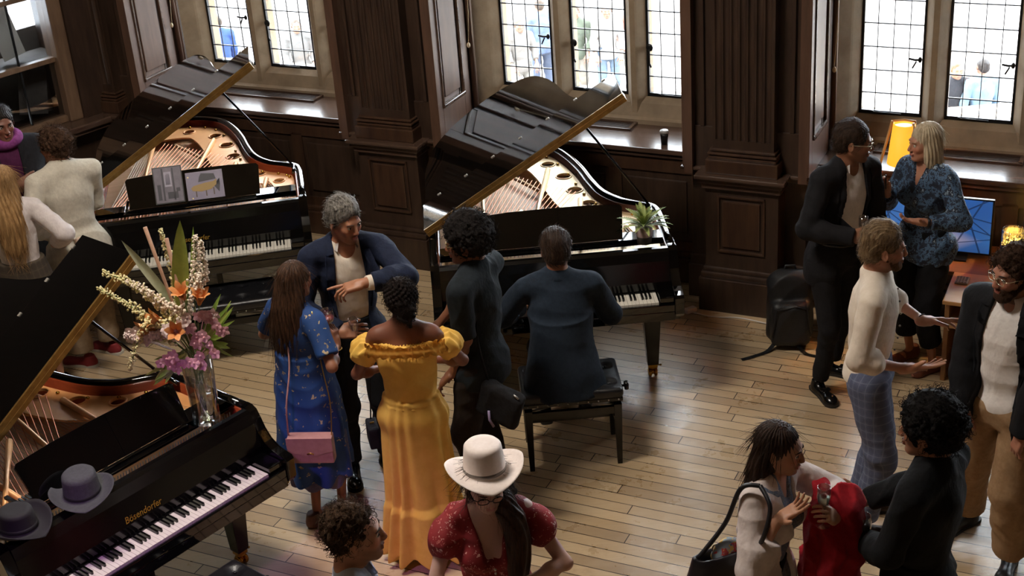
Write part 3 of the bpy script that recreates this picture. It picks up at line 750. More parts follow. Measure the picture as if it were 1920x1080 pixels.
def glass_thin(name, tint=(1, 1, 1), g=.06, rough=.02):
    if name in MATS: return MATS[name]
    m = bpy.data.materials.new(name); m.use_nodes = True; MATS[name] = m; nt = m.node_tree; nt.nodes.remove(nt.nodes['Principled BSDF'])
    a = nt.nodes.new('ShaderNodeBsdfTransparent'); a.inputs[0].default_value = (*tint, 1); b = nt.nodes.new('ShaderNodeBsdfGlossy'); b.inputs['Roughness'].default_value = rough
    fz = nt.nodes.new('ShaderNodeLayerWeight'); fz.inputs[0].default_value = .25; mx = nt.nodes.new('ShaderNodeMixShader'); ma = nt.nodes.new('ShaderNodeMath'); ma.operation = 'MULTIPLY_ADD'; ma.inputs[1].default_value = .5; ma.inputs[2].default_value = g
    nt.links.new(fz.outputs['Facing'], ma.inputs[0]); nt.links.new(ma.outputs[0], mx.inputs[0]); nt.links.new(a.outputs[0], mx.inputs[1]); nt.links.new(b.outputs[0], mx.inputs[2]); nt.links.new(mx.outputs[0], nt.nodes['Material Output'].inputs[0]); return m
GLASS = glass_thin('window_glass', (.96, .97, .97), .03)
DGLASS = glass_thin('drinking_glass', (.93, .94, .94), .17, .03)
def st(name, parent=None):
    o = empty(name, WALL_A, WALL_ANG); o['kind'] = 'structure'; return o
FLOOR = MB().box((-12, -6, -.12), (12, 13.0, 0)).build('floor', m_floor()); FLOOR['kind'] = 'structure'
def setk(o): o['kind'] = 'structure'; return o
P = 2.81
# main wall: dado under the windows, masonry between and above
mb = MB()
for k in range(-2, 4):
    c = P * k - .015; mb.box((c - .44, .5, 0), (c + .44, 1.25, 6.4))
mb.box((-6, .44, 0), (9, .98, .99)); mb.box((-6, .9, 3.5), (9, 1.25, 6.4)); mb.box((-6, .98, 0), (9, 1.25, 1.0))
w = mb.build('wall_back', OAK); w.location = WALL_A; w.rotation_euler = (0, 0, WALL_ANG); setk(w)
# rails and moulded panels of the dado (one trim per bay) and the deep oak sills
n = 1
for k in (-1, 0, 1, 2):
    a, b = P * (k - 1) + .42 + P, P * k + 2.36
    a, b = P * k + .42, P * k + 2.36
    r = st('trim_%d' % n); n += 1
    m = MB(); m.box((a - .05, .38, .0), (b + .05, .45, .20), .008); m.box((a - .05, .40, .20), (b + .05, .45, .245), .012); m.box((a, .425, .245), (b, .45, .32)); m.box((a, .425, .86), (b, .45, .99))
    for i in range(4):
        x = a + (b - a) * i / 3; m.box((x - .05, .425, .30), (x + .05, .45, .88))
    m.build('dado_frame', OAKM, r)
    for i in range(3):
        x0, x1 = a + (b - a) * i / 3 + .09, a + (b - a) * (i + 1) / 3 - .09
        MB().box((x0, .425, .38), (x1, .445, .80), .012).build('dado_panel', OAK, r)
    m = MB(); m.box((a, .385, 1.012), (b, .90, 1.05), .008); m.box((a, .405, .975), (b, .46, 1.012), .006)
    m.build('sill', OAKH, r)
    g0, g1 = a + .32, b - .62
    m = MB(); m.box((g0, .70, 1.048), (g1, .722, 1.066), .004); m.box((g0, .858, 1.048), (g1, .88, 1.066), .004); m.box((g0, .70, 1.048), (g0 + .03, .88, 1.066), .004); m.box((g1 - .03, .70, 1.048), (g1, .88, 1.066), .004)
    gr = m.build('heating_grille_frame', OAKH, r)
    m = MB()
    for i in range(9): m.box((g0 + .03, .724 + i * .015, 1.049), (g1 - .03, .731 + i * .015, 1.056))
    m.build('grille', wood('grille_wood', '#241812', '#3a2a20', .5), gr)
# windows: stone frame, mullions, leaded lights
def window(idx, a):
    b = a + 1.94; r = st('window_%d' % idx)
    m = MB()
    prof = [(.86, 1.0), (.86, 1.085), (.89, 1.10), (.93, 1.195), (.97, 1.235), (1.12, 1.235), (1.12, 1.0)]
    v = [m.bm.verts.new((a - .03, t, z)) for t, z in prof]; v2 = [m.bm.verts.new((b + .03, t, z)) for t, z in prof]
    for i in range(len(prof)): m.bm.faces.new((v[i], v[(i + 1) % len(prof)], v2[(i + 1) % len(prof)], v2[i]))
    m.bm.faces.new(v); m.bm.faces.new(v2[::-1]); m.build('stone_sill', STONED, r)
    def upright(x0, x1, l, rgt, name, z0=1.05, z1=3.5):
        m = MB(); hw = (x1 - x0); c = .045
        pl = [(x0, 1.12), (x0, .98)] + ([(x0 + c, .915), (x0 + c + .012, .90)] if l else []) + ([(x1 - c - .012, .90), (x1 - c, .915)] if rgt else []) + [(x1, .98), (x1, 1.12)]
        if not l: pl = [(x0, 1.12), (x0, .80)] + pl[2:]
        if not rgt: pl = pl[:-2] + [(x1, .80), (x1, 1.12)]
        m.prism([(x, y) for x, y in pl][::-1], z0, z1); m.build(name, STONE, r)
    lights = [(a + .15, a + .59), (a + .745, a + 1.205), (a + 1.36, a + 1.80)]
    upright(a - .0, a + .15, False, True, 'stone_jamb'); upright(b - .14, b, True, False, 'stone_jamb')
    upright(a + .59, a + .745, True, True, 'mullion'); upright(a + 1.205, a + 1.36, True, True, 'mullion')
    MB().box((a + .1, .915, 2.42), (b - .1, 1.1, 2.57), .03).build('transom', STONE, r)
    for li, (x0, x1) in enumerate(lights):
        for (z0, z1) in ((1.235, 2.42), (2.57, 3.5)):
            m = MB(); f = .018
            m.box((x0, .985, z0), (x0 + f, 1.012, z1)); m.box((x1 - f, .985, z0), (x1, 1.012, z1)); m.box((x0, .985, z0), (x1, 1.012, z0 + .026)); m.box((x0, .985, z1 - f), (x1, 1.012, z1))
            lt = m.build('casement', LEAD, r)
            c = MB()
            for i in (1, 2, 3): x = x0 + (x1 - x0) * i / 4; c.box((x - .0028, .994, z0), (x + .0028, 1.003, z1))
            z = z0 + .155
            while z < z1 - .05: c.box((x0, .992, z - .004), (x1, 1.005, z + .004)); z += .168
            c.build('lead_grid', LEAD, lt)
            MB().box((x0, .997, z0), (x1, .9995, z1)).build('glass', GLASS, lt)
            if z0 < 1.5:
                h = MB()
                if li == 1 and idx < 3 or li == 2:
                    x = x0 + .03; h.sphere((x, .97, 1.62), (.028, .012, .03), 12); h.tube([(x, .965, 1.62), (x, .96, 1.50)], .006); h.tube([(x, .96, 1.5), (x + .012, .96, 1.47)], .008)
                else:
                    x = x1 - .03; h.tube([(x - .07, .955, 1.665), (x - .03, .95, 1.66), (x, .975, 1.655)], .008); h.sphere((x, .975, 1.655), (.014, .012, .022), 10); h.tube([(x - .02, .95, 1.65), (x - .045, .95, 1.60)], .006)
                h.build('casement_handle', LEAD, lt)
                h = MB(); h.tube([(x0 + .10, .975, z0 + .018), (x0 + .30, .97, z0 + .016)], .005); h.sphere((x0 + .10, .972, z0 + .02), .010, 8); h.build('casement_stay', LEAD, lt)
    return r
window(1, -2.39); window(2, .42); window(3, 3.23)
# splayed timber reveals beside every window
for k in (-1, 0, 1, 2):
    a, b = P * k + .42, P * k + 2.36
    for x, sg in ((a, 1), (b, -1)):
        r = st('trim_%d' % n); n += 1
        x0, x1 = sorted((x - sg * .06, x + sg * .0))
        m = MB(); m.box((x0, .12, 1.0), (x1, .83, 3.5))
        for (t0, t1) in ((.12, .20), (.56, .66)): m.box((min(x, x + sg * .014), t0, 1.05), (max(x, x + sg * .014), t1, 3.5), .003)
        m.box((min(x, x + sg * .014), .20, 1.05), (max(x, x + sg * .014), .56, 1.30), .003)
        m.build('reveal_frame', REVEAL, r)
        m = MB(); xx = sorted((x, x + sg * .012)); m.box((xx[0], .255, 1.36), (xx[1], .505, 3.5), .008); m.build('raised_panel', REVEAL, r)
        m = MB()
        for t0, t1 in ((.20, .222), (.538, .56)): xx = sorted((x, x + sg * .024)); m.box((xx[0], t0, 1.30), (xx[1], t1, 3.5), .007)
        xx = sorted((x, x + sg * .03)); m.box((xx[0], .20, 1.29), (xx[1], .56, 1.32), .008); m.build('panel_moulding', OAKH, r)
        m = MB(); m.tube([(x + sg * .03, .70, 1.05), (x + sg * .03, .70, 3.5)], .022); m.tube([(x + sg * .015, .755, 1.05), (x + sg * .015, .755, 3.5)], .014); m.build('bead', REVEAL, r)
        if sg > 0:
            m = MB(); m.sphere((x + .05, .62, 1.66), (.014, .014, .022), 10); m.tube([(x + .045, .63, 1.66), (x + .05, .66, 1.9), (x + .055, .74, 3.4)], .003, 6); m.build('blind_cord', mat('cord_cream', '#b9a88c', .7), r)
# fluted pilasters on pedestals
def pilaster(c):
    global n
    r = st('trim_%d' % n); n += 1
    m = MB()
    m.box((c - .30, .0, 0), (c + .30, .6, .255), .006); m.box((c - .29, .015, .255), (c + .29, .6, .30), .014); m.box((c - .275, .03, .30), (c + .275, .6, .335), .012)
    m.box((c - .26, .05, .33), (c + .26, .6, 1.0)); m.build('pedestal', OAK, r)
    m = MB()
    for x0, x1, z0, z1 in ((c - .17, c + .17, .46, .475), (c - .17, c + .17, .875, .89), (c - .17, c - .155, .46, .89), (c + .155, c + .17, .46, .89)): m.box((x0, .034, z0), (x1, .055, z1), .004)
    m.box((c - .135, .036, .50), (c + .135, .056, .85), .013); m.build('pedestal_panel', OAKM, r)
    m = MB(); m.box((c - .44, .19, 0), (c + .44, .6, .26), .006); m.box((c - .43, .205, .26), (c + .43, .6, .335), .012); m.box((c - .41, .23, .33), (c + .41, .6, 1.0)); m.build('pedestal_wing', OAK, r)
    m = MB(); m.box((c - .47, .13, 1.02), (c + .47, .6, 1.045), .01); m.box((c - .45, .16, .985), (c + .45, .6, 1.02), .01); m.box((c - .32, -.03, 1.022), (c + .32, .3, 1.05), .01); m.box((c - .30, -.005, .985), (c + .30, .3, 1.022), .012); m.box((c - .28, .02, .94), (c + .28, .3, .985), .008); m.build('pedestal_cap', OAKH, r)
    m = MB(); m.box((c - .255, .035, 1.05), (c + .255, .3, 1.15), .008); m.box((c - .24, .05, 1.15), (c + .24, .3, 1.175), .01); m.box((c - .245, .045, 1.182), (c + .245, .3, 1.20), .009); m.box((c - .232, .06, 1.207), (c + .232, .3, 1.222), .007); m.build('pilaster_base', OAKM, r)
    m = MB(); nf = 7; w = .40 / nf; pts = [(c - .215, .32), (c - .215, .085)]
    for i in range(nf):
        x0 = c - .20 + i * w; pts.append((x0 + .006, .085))
        for j in range(1, 6): a = PI * j / 6; pts.append((x0 + w / 2 - (w / 2 - .007) * math.cos(a), .085 + .017 * math.sin(a)))
        pts.append((x0 + w - .006, .085))
    pts += [(c + .215, .085), (c + .215, .32)]
    m.prism(pts[::-1], 1.28, 3.9); m.box((c - .215, .085, 1.215), (c + .215, .32, 1.285)); m.build('fluted_shaft', OAK, r)
    m = MB(); m.box((c - .43, .17, 1.04), (c + .43, .62, 1.34), .004); m.box((c - .405, .19, 1.34), (c + .405, .62, 6.0)); m.box((c - .33, .165, 1.34), (c - .30, .2, 3.9), .006); m.box((c + .30, .165, 1.34), (c + .33, .2, 3.9), .006); m.build('pilaster_wing', OAK, r)
    m = MB(); m.box((c - .26, .03, 3.9), (c + .26, .4, 4.1), .02); m.build('capital', OAKM, r)
for k in (-1, 0, 1, 2): pilaster(P * k - .015)
# left wall, swinging towards the camera, with its glazed window
LW = empty('wall_left', wp(-2.66, -.02), WALL_ANG + math.atan2(-.954, -.30)); LW['kind'] = 'structure'
# local x runs along the wall towards the camera, +y is the side away from the room, or towards it
m = MB(); m.box((-.3, -.75, 0), (6.5, -.12, 1.0)); m.box((-.3, -.75, 3.6), (6.5, -.12, 6.4)); m.box((-.3, -.6, 1.0), (.14, -.10, 3.6)); m.build('wainscot', OAK, LW)
m = MB(); m.box((-.1, -.40, 1.0), (6.5, .05, 1.05), .012); m.box((-.1, -.3, .96), (6.5, .02, 1.0), .01); m.box((0, -.14, 0), (6.5, -.02, .25), .01); m.build('ledge', OAKH, LW)
WL = empty('window_4', LW.location, LW.rotation_euler[2]); WL['kind'] = 'structure'
WOODF = wood('stile_wood', '#5c4636', '#7b614b', .45)
m = MB(); m.box((.14, -.30, 1.05), (.26, -.12, 3.6), .012); m.box((1.55, -.30, 1.05), (1.70, -.12, 3.6), .012); m.box((3.1, -.30, 1.05), (3.25, -.12, 3.6), .012); m.box((.2, -.26, 1.05), (6, -.16, 1.10), .006); m.build('stile', WOODF, WL)
m = MB(); m.box((.24, -.24, 1.56), (6, -.17, 1.60), .006); m.box((.24, -.24, 2.1), (6, -.17, 2.14), .006); m.build('glazing_bar', WOODF, WL)
m = MB()
for x in (.56, .9, 1.22, 1.9, 2.3): m.box((x, -.215, 1.08), (x + .012, -.195, 3.6))
m.build('lead_bar', LEAD, WL)
MB().box((.2, -.207, 1.08), (6, -.203, 3.6)).build('glass', glass_thin('dim_glass', (.8, .82, .84), .10), WL)
PB = noisy('display_backing', '#4d4844', '#6b655f', .8, 3)
m = MB(); m.box((.62, -.72, 1.05), (6, -.70, 3.6)); m.box((-.2, -.72, .9), (.62, -.70, 1.75)); m.build('display_case_back', PB, WL)
CE = MB().box((-12, -6, 6.4), (12, 13.6, 6.55)).build('ceiling', noisy('plaster', '#b9a88f', '#c6b69c', .9, 2)); CE['kind'] = 'structure'
# ------------------------------------------------------------------ street outside
PAVE = noisy('pavement', '#6a6460', '#7d7671', .8, 1.5)
o = MB().box((-40, 1.6, -3.15), (50, 80, -3.0)).build('floor_street', PAVE); o.location = WALL_A; o.rotation_euler = (0, 0, WALL_ANG); setk(o)
window(5, 6.04)
WALLP = noisy('hall_panelling', '#5a4636', '#6e5846', .6, 2)
m = MB(); m.box((9.0, -20, -.1), (9.3, 1.3, 6.5)); w = m.build('wall_right', WALLP); w.location = WALL_A; w.rotation_euler = (0, 0, WALL_ANG); setk(w)
m = MB(); m.box((-14, -6.3, -.1), (14, -6.0, 6.5)); setk(m.build('wall_front', WALLP))
m = MB(); m.box((-12.3, -6.3, -.1), (-12, 13.5, 6.5)); setk(m.build('wall_far_left', WALLP))
# ------------------------------------------------------------------ grand pianos
LACQ = mat('black_lacquer', '#050505', .06, 0, Coat_Weight=.6, Coat_Roughness=.03)
LACQM = mat('black_lacquer_worn', '#0a0908', .16)
BRASS = mat('brass', '#c79a45', .22, 1.0)
BRASSM = noisy('piano_hinge_brass', '#b08a4e', '#8f6c3a', .35, 20, metal=.8)
IRON = noisy('bronze_plate', '#e0a468', '#d2935a', .42, 5, bump=.08, metal=.25)
IRON2 = noisy('bronze_plate_pale', '#ecd0a2', '#e0c090', .36, 5, bump=.08, metal=.25)
SPRUCE = wood('soundboard', '#c89c74', '#deb890', .5, (1, 9, 1), 4)
INNER = wood('inner_rim', '#6e2c17', '#8c3d20', .22, (2, 2, 8), 3)
INNER2 = wood('inner_rim_brown', '#4a2a1c', '#5e3826', .22, (2, 2, 8), 3)
STRING = mat('string_steel', '#a8a29a', .3, .9); COPPER = mat('string_copper', '#b4704e', .35, .8)
IVORY = mat('white_key', '#d8d2c6', .22); EBONY = mat('black_key', '#0a0a0a', .2)
FELT = mat('red_felt', '#8c2a1c', .9); LEATHER = noisy('black_leather', '#0f0f11', '#18181b', .32, 60, bump=.3)
GOLD = mat('gold_lettering', '#c49a3a', .35, .7)
OUT = [(1.52, .27), (1.52, .50), (1.52, .80), (1.50, .93), (1.42, 1.02), (1.30, 1.11), (1.205, 1.27), (1.15, 1.50), (1.11, 1.75), (1.04, 2.03), (.94, 2.25), (.77, 2.38), (.55, 2.42), (.32, 2.38), (.13, 2.25), (.03, 2.05), (0, 1.75)]
def outline(d=0):
    pts = [(1.52, .27), (1.52, .5)] + [(p.x, p.y) for p in crom([(x, y, 0) for x, y in OUT[2:]], 5)] + [(0, .27)]
    if d: 
        q = offset_poly(pts, d); q = [(v.x, v.y) for v in q]
        q[0] = (1.52 - d, .27); q[-1] = (d, .27); return q
    return pts
def repeat(name, fn, m, parent, locs):
    b = MB(); fn(b); o = b.build(name, m, parent, locs[0])
    for l in locs[1:]: c = o.copy(); COL.objects.link(c); c.parent = parent; c.location = l
def piano(x, y, rot, label, phi, iron=IRON, inner=INNER, desk=True, logo=True):
    r = empty('grand_piano', (x, y, 0), rot, label, 'piano', None)
    A, B, C = outline(), outline(.045), outline(.062); N = len(A); n0 = len(A)
    # case: outer rim wall
    m = MB(); bm = m.bm
    def ring(P, z): return [bm.verts.new((a, b, z)) for a, b in P]
    a0, a1, b0, b1 = ring(A, .64), ring(A, 1.0), ring(B, .64), ring(B, 1.0); ab = ring([((p[0] * .25 + q[0] * .75), (p[1] * .25 + q[1] * .75)) for p, q in zip(B, A)], 1.008)
    for i in range(N - 1):
        for u, v in ((a0, a1), (a1, ab), (ab, b1), (b1, b0), (b0, a0)):
            f = bm.faces.new((u[i], u[i + 1], v[i + 1], v[i])); f.smooth = True
    for i in (0, N - 1): bm.faces.new((a0[i], a1[i], ab[i], b1[i], b0[i]))
    m.prism([(p[0], p[1]) for p in outline(.03)], .655, .70)
    rim = m.build('case', LACQ, r)
    # inner veneer of the rim
    m = MB(); bm = m.bm; c0, c1, d0, d1 = ring(B, .70), ring(B, .985), ring(C, .70), ring(C, .985)
    for i in range(N - 1):
        for u, v in ((c0, c1), (c1, d1), (d1, d0)):
            f = bm.faces.new((u[i], u[i + 1], v[i + 1], v[i])); f.smooth = True
    m.build('inner_rim', inner, r)
    D = outline(.064)
    MB().prism(D, .845, .86).build('soundboard', SPRUCE, r)
    # arms, curved down to the keybed
    prof = [(.30, .64), (.0, .64), (-.012, .66), (-.012, .765), (.0, .785), (.05, .79), (.10, .80), (.15, .83), (.19, .88), (.215, .94), (.235, .985), (.27, 1.004), (.30, 1.006)]
    for u0, u1 in ((0, .055), (1.465, 1.52)):
        m = MB(); va = [m.bm.verts.new((u0, p, z)) for p, z in prof]; vb = [m.bm.verts.new((u1, p, z)) for p, z in prof]
        m.bm.faces.new(va); m.bm.faces.new(vb[::-1])
        for i in range(len(prof)): m.bm.faces.new((va[i], va[(i + 1) % len(prof)], vb[(i + 1) % len(prof)], vb[i]))
        bmesh.ops.bevel(m.bm, geom=[e for e in m.bm.edges if abs(e.verts[0].co.x - e.verts[1].co.x) < 1e-6], offset=.004, segments=2, affect='EDGES')
        m.build('arm', LACQ, r)
    m = MB(); m.box((.055, .0, .615), (1.465, .42, .675), .004); m.box((.02, .04, .60), (1.50, .5, .64)); m.build('keybed', LACQ, r)
    MB().box((.055, .0, .675), (1.465, .022, .722), .004).build('keyslip', LACQ, r)
    for u0 in (.055, 1.376): MB().box((u0, .022, .675), (u0 + .089, .20, .765), .006).build('cheek_block', LACQ, r)
    # keys
    k0 = .149; kw = .0235; wm = MB(); wm.box((0, 0, 0), (kw - .0012, .150, .018), .0015); wk = wm.build('white_key', IVORY, r, (k0, .026, .716))
    bmk = MB(); bmk.box((-.0055, 0, 0), (.0055, .093, .024), .002, None); bk = None
    for i in range(52):
        if i: o = wk.copy(); COL.objects.link(o); o.parent = r; o.location = (k0 + i * kw, .026, .716)
        note = (i + 5) % 7      # 0 = C
        if i < 51 and note in (0, 1, 3, 4, 5):
            lc = (k0 + (i + 1) * kw, .080, .728)
            if bk is None: bk = bmk.build('black_key', EBONY, r, lc)
            else: o = bk.copy(); COL.objects.link(o); o.parent = r; o.location = lc
    m = MB(); m.box((.145, .168, .705), (1.375, .176, .742)); m.build('key_felt', LACQM, r)
    # fallboard
    prof = [(.178, .738), (.176, .80), (.205, .93), (.225, .985), (.245, 1.0), (.275, 1.0), (.275, .975), (.25, .96), (.235, .92), (.2, .79), (.2, .738)]
    m = MB(); va = [m.bm.verts.new((.056, p, z)) for p, z in prof]; vb = [m.bm.verts.new((1.464, p, z)) for p, z in prof]
    m.bm.faces.new(va); m.bm.faces.new(vb[::-1])
    for i in range(len(prof)): m.bm.faces.new((va[i], va[(i + 1) % len(prof)], vb[(i + 1) % len(prof)], vb[i]))
    fb = m.build('fallboard', LACQM, r)
    if logo:
        ang = math.atan2(.93 - .80, .205 - .176)
        text_obj('lettering', 'B\u00f6sendorfer', .050, GOLD, fb, (.72, .1805, .827), (ang, 0, 0), .0005, .12, .85)
    # iron plate: pin field, curved flange with sound holes, struts
    E = outline(.07); m = MB()
    m.box((.07, .285, .90), (1.45, .52, .925), .004); pl = m.build('tuning_pin_field', iron, r)
    inn = []
    right = [p for p in E if p[1] > .52 and p[0] > .30][:-1]
    outer = [(1.45, .50)] + [p for p in E[1:] if p[1] > .51 and p[0] > .12]
    def width(u, v): return .10 + .16 * min(1, max(0, (v - .5) / .7)) * (1 if u > .4 else max(.1, u / .4))
    innr = []
    for i, p in enumerate(outer):
        a = Vector(outer[max(i - 1, 0)]); b = Vector(outer[min(i + 1, len(outer) - 1)]); t = (b - a).normalized(); nn = Vector((-t.y, t.x)); innr.append(Vector(p) + nn * width(*p))
    poly = [Vector(p) for p in outer] + innr[::-1]
    holes = [(1.34, .82), (1.20, 1.02), (1.08, 1.22), (1.01, 1.48), (.96, 1.76), (.87, 2.02), (.66, 2.20)]
    hr = [.036, .042, .046, .05, .05, .046, .04]
    loops = [[Vector((p.x, p.y, 0)) for p in poly]] + [[Vector((hx + rr * 1.0 * math.cos(2 * PI * k / 20), hy + rr * 1.0 * math.sin(2 * PI * k / 20), 0)) for k in range(20)] for (hx, hy), rr in zip(holes, hr)]
    flat = [v for L in loops for v in L]; tris = tessellate_polygon(loops); m = MB()
    for z, rev in ((.935, False), (.922, True)):
        vs = [m.bm.verts.new((v.x, v.y, z)) for v in flat]
        for t3 in tris:
            try: m.bm.faces.new([vs[i] for i in (t3 if not rev else t3[::-1])])
            except ValueError: pass
        if not rev: top = vs
        else: bot = vs
    off = 0
    for L in loops:
        for i in range(len(L)):
            j = (i + 1) % len(L); f = m.bm.faces.new((top[off + i], top[off + j], bot[off + j], bot[off + i]))
        off += len(L)
    for (hx, hy), rr in zip(holes, hr): m.torus((hx, hy, .936), rr + .005, .006, 24, 8)
    pf = m.build('iron_plate', iron, r)
    for hx, hy in [p for p in innr[2:-3:5]] : pass
    repeat('plate_bolt', lambda m: m.sphere((0, 0, 0), (.012, .012, .009), 10), BRASS, pf, [(*Vector(outer[i]).lerp(innr[i], .14), .942) for i in range(4, len(outer) - 2, 4)])
    for (u0, v0, u1, v1) in ((.34, .50, .40, 2.2), (.62, .50, .86, 1.90), (.95, .50, 1.03, 1.28), (1.22, .50, 1.25, .86), (.20, .52, .62, 1.15)):
        MB().tube([(u0, v0, .945), ((u0 + u1) / 2, (v0 + v1) / 2, .962), (u1, v1, .945)], [.017, .014, .02], 8).build('plate_strut', iron, r)
    # strings, each section a fan of wires
    m = MB(); cm = MB()
    for i in range(64):
        u0 = .12 + i * 1.28 / 63; 
        v1 = 2.1 - (u0 / 1.4) ** .8 * 1.42; u1 = u0 - .05 + .30 * (v1 - .5) / 1.6 * (1 - u0 / 1.6)
        m.tube([(u0, .44, .934), (u0 + (u1 - u0) * .05, .53, .941), (u1, v1, .941)], .0013, 4, False)
    for i in range(20):
        u0 = .12 + i * .024; cm.tube([(u0, .44, .936), (u0 + .01, .54, .947), (u0 + .36 + i * .004, 1.95 - i * .028, .950)], .0028, 5, False)
    m.build('treble_strings', STRING, r)['kind'] = 'stuff'; cm.build('bass_strings', COPPER, r)['kind'] = 'stuff'
    m = MB()
    for i in range(3):
        m.tube([(p[0] - .0, p[1], .90 + .0 * i) for p in []] or [(.55, 2.0, .905), (.80, 1.55, .905), (1.0, 1.1, .905), (1.28, .72, .905)], .014, 8) if i == 0 else None
    m.build('bridge', SPRUCE, r)
    m = MB()
    for row in range(3):
        for i in range(80): u = .10 + i * 1.33 / 79 + row * .005; m.tube([(u, .305 + row * .032, .92), (u, .302 + row * .032, .957)], .0033, 5)
    m.build('tuning_pins', STRING, pl)['kind'] = 'stuff'
    # dampers
    m = MB()
    for i in range(56): u = .13 + i * 1.0 / 55; m.box((u - .006, .545, .944), (u + .006, .60, .97), .002)
    m.build('dampers', LACQM, r)['kind'] = 'stuff'
    m = MB()
    m.box((.10, .526, .948), (1.30, .538, .956)); m.build('damper_felt', FELT, r)
    # music tray and desk
    m = MB(); m.box((.064, .335, .992), (1.456, .40, 1.008), .003); m.box((.064, .335, .992), (.27, .52, 1.008), .003); m.box((1.19, .335, .992), (1.456, .52, 1.008), .003); m.build('music_shelf', LACQ, r)
    for u0 in (.27, .70, 1.175): MB().box((u0, .36, .99), (u0 + .02, .62, 1.004)).build('shelf_runner', LACQ, r)
    if desk:
        m = MB(); pts = [(0, 0), (.89, 0), (.905, .205), (.89, .222), (.70, .234), (.445, .237), (.19, .234), (0, .222), (-.015, .205)]
        m.prism(pts, 0, .014, TR(.315, .405, 1.012) @ RX(math.radians(60)))
        m.box((.28, .372, 1.008), (1.18, .394, 1.018), .003); dk = m.build('music_desk', LACQ, r)
        MB().box((.50, .0, .0145), (.503, .23, .017), 0, TR(.315, .405, 1.012) @ RX(math.radians(60))).build('desk_hinge', LACQM, dk)
    # legs
    for (u, v) in ((1.37, .40), (.15, .40), (.60, 1.98)):
        m = MB(); m.box((-.062, -.062, .10), (.062, .062, .60), .004, taper=.58); m.box((-.075, -.075, .585), (.075, .075, .66), .006); lg = m.build('leg', LACQM, r, (u, v, 0))
        m = MB(); m.box((-.03, -.03, .075), (.03, .03, .135), .004); m.sphere((0, 0, .075), (.032, .032, .02), 14)
        m.torus((.018, 0, .034), .022, .012, 20, 8, RY(PI / 2) @ TR(0, 0, 0)); m.torus((-.018, 0, .034), .022, .012, 20, 8, RY(PI / 2)); m.sphere((0, 0, .034), (.03, .018, .018), 12); m.tube([(0, 0, .09), (.05, -.01, .085)], .005); m.sphere((.052, -.01, .085), .008, 8)
        m.build('caster', BRASS, lg)
    # pedal lyre
    m = MB()
    for du in (-.07, .07): m.box((.76 + du - .02, .42, .13), (.76 + du + .02, .46, .60), .006)
    m.box((.62, .36, .08), (.90, .48, .14), .008); m.build('pedal_lyre', LACQM, r)
    for du in (-.07, 0, .07): MB().box((.76 + du - .013, .26, .07), (.76 + du + .013, .40, .082), .004).build('pedal', BRASS, r)
    # lid: main leaf, front leaf folded back over it, prop
    L = TR(0, 0, 1.022) @ RY(-phi)
    Z = [(p[0] + (.012 if p[0] > .01 else -.004), p[1] + (.012 if p[1] > 1 else 0)) for p in A]; main = [(1.532, .70)] + [p for p in Z if p[1] > .705] + [(-.004, .70)]
    m = MB(); m.prism(main, .0, .022); bmesh.ops.bevel(m.bm, geom=[e for e in m.bm.edges if abs(e.verts[0].co.z - e.verts[1].co.z) < 1e-6], offset=.004, segments=2, affect='EDGES'); bmesh.ops.transform(m.bm, matrix=L, verts=m.bm.verts)
    lid = m.build('lid', LACQ, r)
    m = MB(); m.box((-.004, .708, .030), (1.532, 1.13, .054), .004, L); fl = m.build('front_lid_leaf', LACQ, lid)
    m = MB(); m.box((.0, .692, -.002), (1.532, .6995, .026), .001, L); m.box((.0, .696, .026), (1.532, .7075, .054), .001, L); m.build('leaf_hinge', BRASSM, lid)
    repeat('lid_button', lambda m: m.box((-.0125, -.008, -.005), (.0125, .008, .005), .002, L.to_3x3().to_4x4()), mat('pale_button', '#b9b2a8', .3, .5), fl, [tuple(L @ Vector((.1325 + i * .22, 1.126, .055))) for i in range(7)])
    rad = 1.40; top = L @ Vector((rad * math.cos(phi) * 1.0, 1.02, -.004)); MB().tube([(1.46, .94, .99), top], .0085, 8).build('lid_prop', LACQM, r)
    MB().tube([(1.45, .80, .99), (1.46, .94, .995)], .012, 8).build('prop_hinge', LACQ, r)
    return r
pia1 = piano(-2.902, 8.949, .146, 'black grand piano by the far left window with a photo album propped on it', math.radians(32.7))
pia2 = piano(-.493, 7.822, .03, 'black grand piano in the centre that the seated man is playing', math.radians(32), IRON2, INNER2)
pia3 = piano(-2.239, 5.21, .847, 'black grand piano nearest the camera with the vase of flowers on it', math.radians(32), IRON, INNER)
def pl(p, u, v, z=0.0): return Matrix.Translation(p.location) @ Matrix.Rotation(p.rotation_euler[2], 4, 'Z') @ Vector((u, v, z))
for p in (pia1, pia2, pia3):
    p.scale = (1.02, 1, 1)
